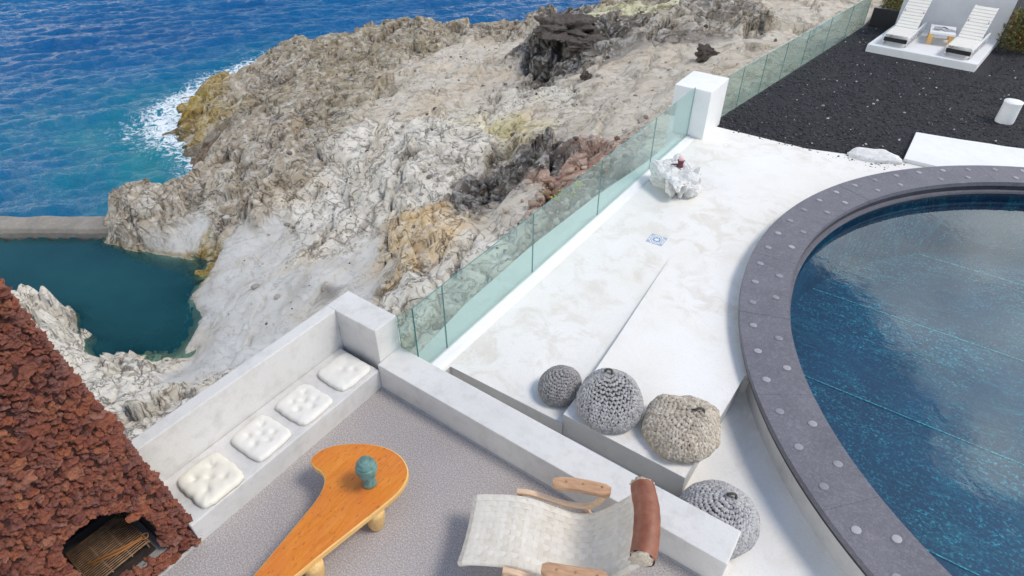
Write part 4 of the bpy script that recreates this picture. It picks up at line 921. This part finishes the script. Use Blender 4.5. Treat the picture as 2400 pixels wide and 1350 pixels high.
# ---- boomerang coffee table
tout = [(1.22, -2.18), (1.24, -2.03), (1.265, -1.85), (1.325, -1.47), (1.37, -1.17), (1.36, -1.01), (1.30, -.885), (1.19, -.81), (1.06, -.78), (.9, -.795), (.72, -.87), (.54, -1.0), (.43, -1.13), (.395, -1.25), (.42, -1.335), (.50, -1.365), (.60, -1.365), (.68, -1.39), (.75, -1.47), (.80, -1.6), (.845, -1.86), (.895, -2.19), (.93, -2.42), (.97, -2.6), (1.04, -2.68), (1.12, -2.63), (1.18, -2.45)]
TO = Vector((.95, -1.6, 0)); table = empty('coffee_table', TO); tag(table, 'orange wooden boomerang shaped coffee table on the carpet', 'table')
ol = [(p.x - TO.x, p.y - TO.y) for p in catmull([Vector((*p, 0)) for p in tout], 5, True)]
def shrink(P, k):
    n = len(P); out = []
    for i in range(n):
        a = Vector(P[i - 1]); b = Vector(P[(i + 1) % n]); d = (b - a).normalized(); nrm = Vector((d.y, -d.x)); out.append((P[i][0] - nrm.x * k, P[i][1] - nrm.y * k))
    return out
area = sum(ol[i][0] * ol[(i + 1) % len(ol)][1] - ol[(i + 1) % len(ol)][0] * ol[i][1] for i in range(len(ol)))
if area < 0: ol = ol[::-1]
bm = bmesh.new(); lv = []
for k, z in ((.014, .318), (.0, .323), (.0, .370), (.005, .377), (.012, .3805)):
    lv.append([bm.verts.new((x, y, z)) for x, y in (shrink(ol, k) if k else ol)])
n = len(ol)
for a, b in zip(lv[:-1], lv[1:]):
    for i in range(n): bm.faces.new((a[i], a[(i + 1) % n], b[(i + 1) % n], b[i])).material_index = 1
ft = bm.faces.new(lv[-1]); fb_ = bm.faces.new(lv[0][::-1]); bmesh.ops.triangulate(bm, faces=[ft, fb_])
tt = from_bm('table_top', bm, 'orange_wood', table); tt.data.materials.append(MAT['ply'])
for lx, ly in ((1.275, -1.33), (1.20, -2.0), (.66, -1.16), (1.02, -2.45)):
    prof = [(.050, 0), (.068, .008), (.082, .06), (.092, .16), (.096, .25), (.094, .319)]
    V, F = lathe_data(prof, 20); V = [(x + (z - .319) * (-.12 if lx < 1 else .10), y * .9, z) for x, y, z in V]
    link('table_leg', mesh('table_leg', V, F), 'leg_wood', table, (lx - TO.x, ly - TO.y, 0), True)

# ---- green patinated bust
bust = empty('bronze_bust', (1.085, -1.185, .381), R(-35)); tag(bust, 'small green patinated bronze head sculpture standing on the orange table', 'sculpture')
prof = [(.050, 0), (.066, .004), (.068, .02), (.062, .045), (.048, .07), (.040, .095), (.039, .118), (.047, .135)]
V, F = lathe_data(prof, 24); link('neck', mesh('neck', V, F), 'bronze', bust, None, True)
bm = bmesh.new(); bmesh.ops.create_icosphere(bm, subdivisions=5, radius=1)
for v in bm.verts:
    d = v.co.copy(); x, y, z = d
    p = Vector((x * .098, y * .080, z * .112))
    if z < -.1: p.x *= 1 - .28 * (-z - .1); p.y *= 1 - .30 * (-z - .1)
    hair = max(0, min(1, (z * .9 - x * .75 + .25) * 4))
    rib = math.sin((z * .9 - x * .42) * 26) * .0050 * hair
    p += d * (rib + .005 * hair)
    if x > 0:                                            # face: brow, eye hollows, nose, lips, chin
        p.x += .020 * math.exp(-(y / .16) ** 2 - ((z + .12) / .24) ** 2) + .006 * math.exp(-(y / .3) ** 2 - ((z + .48) / .08) ** 2) + .010 * math.exp(-(y / .3) ** 2 - ((z + .75) / .14) ** 2)
        for s in (-1, 1): p.x -= .012 * math.exp(-((y - s * .36) / .16) ** 2 - ((z - .04) / .11) ** 2)
    v.co = p
hd = from_bm('head', bm, 'bronze', bust, (.012, 0, .238), True); hd.rotation_euler = (0, R(14), 0); hd.scale = (1.14, 1.14, 1.10)
for s in (-1, 1):
    o = link('ear', rock_mesh('ear', 3, 2, .1, (.016, .009, .030)), 'bronze', hd, (-.010, s * .078, -.012), True); o.rotation_euler = (0, R(12), 0)

# ---- webbed lounge chair
ca_ = math.atan2(.436, .9); chair = empty('lounge_chair', (2.115, -1.025, 0), ca_)     # local x along the seat, local -y towards the low wall
tag(chair, 'pale webbed wooden lounge chair with brown leather head roll', 'chair')
prof = [(0, .385), (.05, .425), (.16, .455), (.32, .485), (.46, .495), (.60, .465), (.76, .405), (.92, .355), (1.05, .37), (1.17, .45), (1.28, .58), (1.38, .72), (1.45, .83)]
pl = catmull([Vector((s, 0, z)) for s, z in prof], 8)
cum = [0.0]
for a, b in zip(pl[:-1], pl[1:]): cum.append(cum[-1] + (b - a).length)
LEN = cum[-1]
def path_at(d):
    d = min(max(d, 0), LEN - 1e-6); i = max(k for k in range(len(cum) - 1) if cum[k] <= d); f = (d - cum[i]) / (cum[i + 1] - cum[i])
    p = pl[i].lerp(pl[i + 1], f); tg = (pl[min(i + 2, len(pl) - 1)] - pl[max(i - 1, 0)]).normalized(); return p, Vector((-tg.z, 0, tg.x))
NL, HW = 12, .318; PW = 2 * HW / NL; NCR = int(LEN / PW); PL_ = LEN / NCR
sag = lambda t_, d: -.022 * (1 - (t_ / HW) ** 2)
def strap(fn, steps, halfw, wdir):
    V = []; F = []
    for k in range(steps + 1):
        p, nrm, side = fn(k / steps)
        for s, h in ((-1, -.0012), (1, -.0012), (1, .0016), (-1, .0016)): V.append(p + side * s * halfw + nrm * h)
    for k in range(steps):
        for q in range(4): F.append((k * 4 + q, k * 4 + (q + 1) % 4, k * 4 + 4 + (q + 1) % 4, k * 4 + 4 + q))
    F.append((3, 2, 1, 0)); e = steps * 4; F.append((e, e + 1, e + 2, e + 3)); return V, F
for i in range(NL):
    t0 = -HW + (i + .5) * PW
    def fn(u, i=i, t0=t0):
        d = u * LEN; p, nrm = path_at(d); wv = math.cos(math.pi * d / PL_ + math.pi * i) * .0014
        wv = math.copysign(min(abs(wv) * 1.8, .0014), wv)
        return Vector((p.x, t0, p.z)) + nrm * (wv + sag(t0, d)), nrm, Vector((0, 1, 0))
    V, F = strap(fn, NCR * 4, PW * .49, None); link('strap', mesh('strap', V, F), 'webbing', chair)
for j in range(NCR):
    d0 = (j + .5) * PL_
    p0, n0 = path_at(d0); tg = Vector((n0.z, 0, -n0.x))
    def fn(u, j=j, d0=d0):
        t_ = (u * 2 - 1) * (HW + .035); edge = abs(t_) > HW - .008
        wv = -math.cos(math.pi * (t_ + HW) / PW - math.pi / 2 - math.pi * j + math.pi / 2 + math.pi / 2) * .0014
        wv = math.sin(math.pi * ((t_ + HW) / PW - .5) + math.pi / 2) * (-1 if j % 2 else 1) * .0014; wv = -math.copysign(min(abs(wv) * 1.8, .0014), wv)
        if edge:
            k = (abs(t_) - HW + .008) / .043; q = Vector((p0.x, math.copysign(HW - .008 + .030 * math.sin(k * 1.57), t_), p0.z)) + n0 * (.004 - .034 * (1 - math.cos(k * 1.57)))
            return q, (n0 * math.cos(k * 1.4) + Vector((0, math.copysign(math.sin(k * 1.4), t_), 0))).normalized(), tg
        return Vector((p0.x, t_, p0.z)) + n0 * (wv + sag(t_, d0)), n0, tg
    V, F = strap(fn, NL * 4 + 8, PL_ * .49, None); link('strap', mesh('strap', V, F), 'webbing', chair)
def plank(name, pts, wid, thk, mat, parent, rounded=0):
    """bent plank: pts centre line (x, y, z), wid sideways (y), thk across"""
    P = catmull([Vector(p) for p in pts], 6); V = []; F = []; m_ = len(P)
    for i, p in enumerate(P):
        tg = (P[min(i + 1, m_ - 1)] - P[max(i - 1, 0)]).normalized(); side = Vector((-tg.y, tg.x, 0)).normalized() if abs(tg.z) < .93 else Vector((0, 1, 0)); up = side.cross(tg).normalized()
        if up.z < 0 and abs(tg.z) < .93: up = -up
        e = min(i, m_ - 1 - i) / max(1, m_ - 1); w_ = wid * (1 if not rounded else min(1, .55 + 4 * e) if e < .12 else 1)
        b = min(w_, thk) * .18
        for s, h in ((-1, -.5), (-1, .5 - .2), (-.82, .5), (.82, .5), (1, .3), (1, -.5)): V.append(p + side * s * w_ / 2 + up * h * thk)
    for i in range(m_ - 1):
        for q in range(6): F.append((i * 6 + q, i * 6 + (q + 1) % 6, i * 6 + 6 + (q + 1) % 6, i * 6 + 6 + q))
    F.append(tuple(range(6))[::-1]); F.append(tuple((m_ - 1) * 6 + q for q in range(6)))
    me = mesh(name, V, F); bm = bmesh.new(); bm.from_mesh(me); bmesh.ops.recalc_face_normals(bm, faces=bm.faces); bm.to_mesh(me); bm.free()
    return link(name, me, mat, parent)
for s in (-1, 1):
    sp = [path_at(LEN * k / 14) for k in range(15)]
    plank('side_rail', [(p.x - n_.x * .030, s * (HW - .004), p.z - n_.z * .030) for p, n_ in sp], .030, .045, 'pale_wood', chair)
    plank('bow', [(.40, s * .375, .49), (.52, s * .38, .485), (.68, s * .385, .435), (.85, s * .388, .385), (1.0, s * .388, .385), (1.12, s * .388, .455), (1.19, s * .39, .60)], .050, .032, 'pale_wood', chair)
    arm = plank('armrest', [(.72, s * .40, .655), (.85, s * .408, .665), (1.0, s * .408, .665), (1.12, s * .402, .66), (1.235, s * .395, .65)], .116, .058, 'arm_wood', chair, 1)
    for q in (.84, .99, 1.16): tube('dowel', [(q, s * .408 - .0, .66), (q, s * .408, .697)], .012, 'dowel', arm, 8)
    plank('front_leg', [(.44, s * .376, .48), (.39, s * .376, .30), (.34, s * .376, .003)], .034, .040, 'pale_wood', chair)
    plank('rear_leg', [(1.02, s * .388, .385), (1.12, s * .388, .20), (1.20, s * .388, .003)], .034, .040, 'pale_wood', chair)
for q, z in ((.40, .36), (1.08, .28)): plank('cross_bar', [(q, -.37, z), (q, 0, z), (q, .37, z)], .03, .03, 'pale_wood', chair)
# leather head roll, slightly bowed, fleece showing at the open ends
ax = []; rd_ = []
for k in range(25):
    u = k / 24 * 2 - 1; ax.append((1.482 + .040 * (1 - u * u), u * .335 + .028, .875 + .012 * math.cos(u * 4))); rd_.append(.108 * (1 - .10 * u ** 6) * (1 + .012 * math.sin(k * 1.7)))
V, F = tube_data(ax, rd_, 26, False, False)
V = [Vector(v) + Vector(mnoise.noise_vector(Vector(v) * 6)) * .006 for v in V]
link('head_roll', mesh('head_roll', V, F), 'leather', chair, None, True)
for u, i in ((-1, 0), (1, 24)):
    o = link('fleece_end', rock_mesh('fleece_end', 9 + u, 3, .35, (.096, .035, .096), 3.0), 'fleece', chair, (ax[i][0], ax[i][1], ax[i][2]), True)

# ---- white weathered stone with a candle holder
bm = bmesh.new(); bmesh.ops.create_icosphere(bm, subdivisions=6, radius=1)
for v in bm.verts:
    d = v.co.normalized(); q = abs(d.x) ** 5 + abs(d.y) ** 5 + abs(d.z) ** 5; k = q ** -.2
    an = math.atan2(d.y, d.x); side = 1 - min(1, max(0, d.z * k - .55) / .35)
    n_ = mnoise.fractal(d * 2.0 + Vector((3, 1, 8)), 1.0, 2.1, 5); n2 = mnoise.noise(Vector((math.cos(an) * 3.2 + 5, math.sin(an) * 3.2, d.z * 1.1))); n3_ = mnoise.noise(d * 9 + Vector((1, 9, 2)))
    p = Vector((d.x * k * .44, d.y * k * .33, d.z * k * .20 + .20))
    hol = max(0, n2 - .02) * side * (1.0 if d.z < .35 else .4)
    p.x -= d.x * .42 * hol; p.y -= d.y * .42 * hol
    p += d * (.06 * n_ - .05 * max(0, n3_ - .25))
    if d.z * k > .8: p.z += .05 * mnoise.noise(Vector((p.x * 6, p.y * 6, 2)))
    v.co = p
for v in bm.verts: v.co.z = max(v.co.z, -.002)
o = from_bm('weathered_stone', bm, 'pale_stone', None, (.94, 6.32, Z1 + .003)); o.rotation_euler = (0, 0, R(-33)); tag(o, 'white weathered limestone block with hollows standing on the terrace', 'stone')
for dx, dy, s in ((-.24, .2, .09), (.3, .12, .08)):
    pass
zt = Z1 + .40
ch = empty('candle_holder', (.96, 6.36, zt + .02)); tag(ch, 'small maroon candle holder on top of the white stone', 'candle holder')
V, F = lathe_data([(.055, 0), (.06, .01), (.045, .03), (.05, .09), (.062, .12), (.05, .122)], 16); link('holder', mesh('holder', V, F), 'maroon', ch, None, True)
V, F = lathe_data([(.045, .11), (.046, .165), (.03, .175), (.006, .176)], 16); link('candle', mesh('candle', V, F), 'pink', ch, None, True)
tube('handle', [(-.05, 0, .03), (-.11, -.02, .02), (-.15, -.03, .005)], .012, 'maroon', ch, 6)
for nm, sd, lc, scl in (('stone_fin', 61, (.80, 6.62, Z1 + .36), (.05, .12, .17)), ('stone_fin', 62, (1.27, 6.42, Z1 + .33), (.07, .06, .13))):
    o = link(nm, rock_mesh(nm, sd, 3, .4, scl), 'pale_stone', bpy.data.objects['weathered_stone']); o.matrix_parent_inverse = Matrix.Identity(4)
    mw = Matrix.Translation((.94, 6.32, Z1 + .003)) @ Matrix.Rotation(R(-33), 4, 'Z'); o.location = mw.inverted() @ Vector(lc)

# ---- printed floor tile
o = box('floor_tile', -.13, .13, -.13, .13, -.02, .0035, 'decor_tile', None, bevel=0); o.location = (1.375, 4.66, Z1); o.rotation_euler = (0, 0, R(2)); tag(o, 'blue and white patterned tile set into the terrace floor', 'tile')

# ---- rough white border stone by the gravel
bm = bmesh.new(); bmesh.ops.create_icosphere(bm, subdivisions=4, radius=1)
for v in bm.verts:
    d = v.co.normalized(); k = (abs(d.x) ** 3 + abs(d.y) ** 3 + abs(d.z) ** 3) ** (-1 / 3)
    p = Vector((d.x * k * .46, d.y * k * .22, d.z * k * .11)); p += d * .045 * mnoise.fractal(d * 2.2 + Vector((4, 4, 1)), 1, 2, 4); v.co = p
o = from_bm('border_stone', bm, 'pale_stone', None, (3.58, 9.63, .05), True); o.rotation_euler = (0, 0, R(15)); tag(o, 'rough white edging stone between terrace and black gravel', 'stone')

# ---- round white bollard
V, F = lathe_data([(.165, -.05), (.172, 0), (.175, .05), (.172, .2), (.168, .36), (.172, .41), (.178, .435), (.17, .447), (.05, .45)], 32)
V = [Vector(v) + Vector(mnoise.noise_vector(Vector(v) * 6)) * .006 for v in V]
o = link('bollard', mesh('bollard', V, F), 'white_paint', None, (5.49, 13.08, ZG), True); tag(o, 'short round white bollard standing in the black gravel', 'bollard')

# ---- sunbathing platform with back wall
pz = .22
o = prism('sun_platform', [(2.09, 16.36), (4.67, 16.18), (4.95, 18.9), (2.37, 18.9)], -.2, pz, 'white_paint', bevel=.012); tag(o, 'white painted sunbathing platform on the black gravel', 'platform')
o = box('screen_wall', 2.36, 4.96, 18.80, 18.98, -.2, 3.2, 'wall_paint', bevel=.012, sub=2, amp=.006); tag(o, 'tall pale grey screen wall behind the sun loungers', 'wall')
def lounger(x0, y0, x1, y1, wd_, label):
    """foot end (x0, y0), direction to the head (x1, y1)"""
    d = Vector((x1 - x0, y1 - y0, 0)).normalized(); a = math.atan2(d.y, d.x); root = empty('sun_lounger', (x0, y0, pz), a); tag(root, label, 'sun lounger', 'white sun loungers on the platform')
    hw = wd_ / 2
    for s in (-1, 1):
        lp = lambda nm, *b, mt='white_paint': box(nm, *b, mt, root, bevel=.006)
        lp('side_rail', 0, 1.95, s * hw - .02, s * hw + .02, .20, .26)
        lp('runner', .05, 1.9, s * hw - .018, s * hw + .018, .012, .05, mt='grey_metal')
        for q in (.06, 1.0, 1.82): lp('leg', q, q + .05, s * hw - .018, s * hw + .018, .0, .20)
    box('foot_bar', .0, .03, -hw, hw, .10, .20, 'black', root, bevel=.004)
    n_ = 0
    for q in range(9):
        x = .01 + q * .098; sl_ = box('slat', x, x + .086, -hw + .01, hw - .01, .262, .285, 'cotton_white', root, bevel=.006)
    ang = R(45); px, pz_ = .905, .275
    for q in range(10):
        u = .01 + q * .093; o_ = box('slat', 0, .082, -hw + .01, hw - .01, -.011, .011, 'cotton_white', root, bevel=.006); o_.location = (px + math.cos(ang) * u, 0, pz_ + math.sin(ang) * u); o_.rotation_euler = (0, -ang, 0)
    for s in (-1, 1):
        o_ = box('back_rail', 0, .96, -.014, .014, -.04, -.012, 'white_paint', root, bevel=.004); o_.location = (px, s * (hw - .03), pz_); o_.rotation_euler = (0, -ang, 0)
        o_ = box('back_strut', 0, .56, -.012, .012, -.012, .012, 'grey_metal', root, bevel=.003); o_.location = (1.55, s * (hw - .05), .22); o_.rotation_euler = (0, R(-127), 0)
lounger(2.68, 16.55, 2.84, 18.3, .56, 'white slatted sun lounger nearer the glass fence')
lounger(4.16, 16.42, 4.40, 18.3, .56, 'white slatted sun lounger nearer the right end of the platform')
tb_ = empty('side_table', (3.62, 17.72, pz), R(5)); tag(tb_, 'low white table with wooden block legs between the sun loungers', 'table')
box('table_top', -.30, .30, -.40, .40, .26, .315, 'white_paint', tb_, bevel=.008)
for sx_ in (-1, 1):
    for sy_ in (-1, 1): box('leg', sx_ * .24 - .055, sx_ * .24 + .055, sy_ * .34 - .055, sy_ * .34 + .055, 0, .259, 'ply', tb_, bevel=.006)
V, F = lathe_data([(.05, 0), (.085, .012), (.11, .05), (.105, .055), (.07, .02), (.02, .016)], 18); o = link('glass_bowl', mesh('glass_bowl', V, F), 'grey_metal', None, (3.50, 17.60, pz + .317), True); tag(o, 'shallow grey bowl on the table between the loungers', 'bowl')
o = box('tray', -.11, .15, -.09, .09, .0, .016, 'grey_metal', None, bevel=.004); o.location = (3.72, 17.62, pz + .317); o.rotation_euler = (0, 0, .5); tag(o, 'grey tray lying on the table between the loungers', 'tray')
V, F = join_data([tube_data([(-.06, 0, .012), (0, .03, .02), (.06, 0, .012)], .012, 6), tube_data([(.06, 0, .012), (.10, -.05, .012)], .01, 6)]); o = link('sunglasses', mesh('sunglasses', V, F), 'black', None, (3.62, 17.82, pz + .317), True); tag(o, 'black sunglasses on the table between the loungers', 'sunglasses')
o = box('end_wall', 1.66, 2.34, 18.95, 19.12, -.1, .55, 'black', bevel=.01); tag(o, 'low dark wall closing the gap beside the screen wall', 'wall')

# ---- shrubs at both ends of the screen wall
def shrub(loc, rad, h, n_, mat, label, seed):
    root = empty('shrub', loc); tag(root, label, 'shrub'); rs_ = random.Random(seed); V = []; F = []
    parts = []
    for k in range(9):
        a = rs_.uniform(0, 6.28); r = rad * rs_.uniform(.3, .9); parts.append(tube_data([(0, 0, -.05), (r * .4 * math.cos(a), r * .4 * math.sin(a), h * .45), (r * math.cos(a), r * math.sin(a), h * rs_.uniform(.6, .95))], [.018, .012, .005], 5))
    v, f = join_data(parts); link('branches', mesh('branches', v, f), 'stem', root)
    for k in range(n_):
        a = rs_.uniform(0, 6.28); u = rs_.random() ** .5; zz_ = h * rs_.uniform(.1, 1) ; r = rad * u * (1 - .5 * (zz_ / h - .45) ** 2 * 2)
        c = Vector((r * math.cos(a), r * math.sin(a), zz_)); d = Vector((rs_.uniform(-1, 1), rs_.uniform(-1, 1), rs_.uniform(-.2, 1))).normalized(); s = d.cross(Vector((rs_.uniform(-1, 1), rs_.uniform(-1, 1), .3))).normalized(); L_ = rs_.uniform(.06, .13)
        o_ = len(V); V += [c, c + d * L_ * .5 + s * L_ * .2, c + d * L_, c + d * L_ * .5 - s * L_ * .2]; F.append((o_, o_ + 1, o_ + 2, o_ + 3))
    link('foliage', mesh('foliage', V, F), mat, root)
shrub((2.12, 19.35, 0), .34, 1.25, 1300, 'leaf', 'yellow green shrub at the left end of the screen wall', 4)
shrub((5.45, 18.75, 0), .55, 1.05, 2600, 'leaf_rust', 'rust and olive shrub at the right end of the screen wall', 6)

# ---- loose boulders and rubble on the shore
def boulder(x, y, size, mat, label, seed, sink=.25):
    bm = bmesh.new(); bmesh.ops.create_icosphere(bm, subdivisions=5, radius=1); off_ = Vector((seed * 7.3, seed * 3.1, seed))
    for v in bm.verts:
        d = v.co.normalized(); k = 1 + .45 * mnoise.noise(d * 1.8 + off_) + .30 * mnoise.hetero_terrain(d * 2.6 + off_, .9, 2.1, 5, .2) - .2 + .10 * mnoise.noise(d * 11 + off_)
        v.co = Vector((d.x * k * size[0], d.y * k * size[1], d.z * k * size[2]))
    me = bpy.data.meshes.new('boulder'); bm.normal_update(); bm.to_mesh(me); bm.free(); o = link('boulder', me, mat, None, (x, y, ground(x, y) + size[2] * (1 - sink)), False); tag(o, label, 'boulder'); return o
boulder(-5.54, 14.8, (.19, .17, .17), 'dark_rock', 'small round black boulder alone on the pale rock shelf', 3)
boulder(-2.06, 15.9, (.36, .30, .26), 'dark_rock', 'large black boulder on the slope behind the white pillar', 4)
boulder(-8.3, 18.1, (1.3, 1.0, .42), 'dark_rock', 'big dark lava outcrop at the seaward edge of the shelf', 5, .45)
boulder(-6.7, 17.3, (1.1, .8, .34), 'dark_rock', 'broad dark lava outcrop on the landward side of the shelf', 6, .45)
rg = np.random.default_rng(23); pts = []
while len(pts) < 1500:
    x = rg.uniform(-30, .0); y = rg.uniform(2, 32); z = ground(x, y)
    if z < -6.0 or (x > -.6): continue
    i = int((x - X0) / DX); j = int((y - Y0) / DX); ro = rough[j, i]
    if rg.random() > .15 + .8 * ro * (perlin(np.array([x * .5]), np.array([y * .5]), 3)[0] > -.1): continue
    s = .025 + .09 * rg.random() ** 4; pts.append((x, y, z + s * .1, s))
o = scatter('loose_stones', pts, 'pebble', 70, 6, 1, .6, .8); tag(o, 'loose pale and brown stones strewn over the rocky shore', 'stones', kind='stuff')
pts = []
while len(pts) < 420:
    x = rg.normal(-1.55, .55); y = rg.normal(7.3, .8)
    if x > -.35: continue
    s = .05 + .09 * rg.random() ** 2; pts.append((x, y, ground(x, y) + s * .4, s))
o = scatter('red_rubble', pts, 'rubble', 90, 6, 1, .5, .8); tag(o, 'reddish rubble heaped below the glass fence', 'rubble', kind='stuff')
pts = [(x, y, ground(x, y) + .04 + .05 * rg.random(), .018 + .022 * rg.random()) for x, y in zip(rg.normal(-1.95, .20, 260), rg.normal(7.75, .16, 260))]
o = scatter('yellow_succulent', pts, 'bloom', 95, 4, 1, .5, .8); tag(o, 'bright yellow low flowering plants among the red rubble', 'plants', kind='stuff')
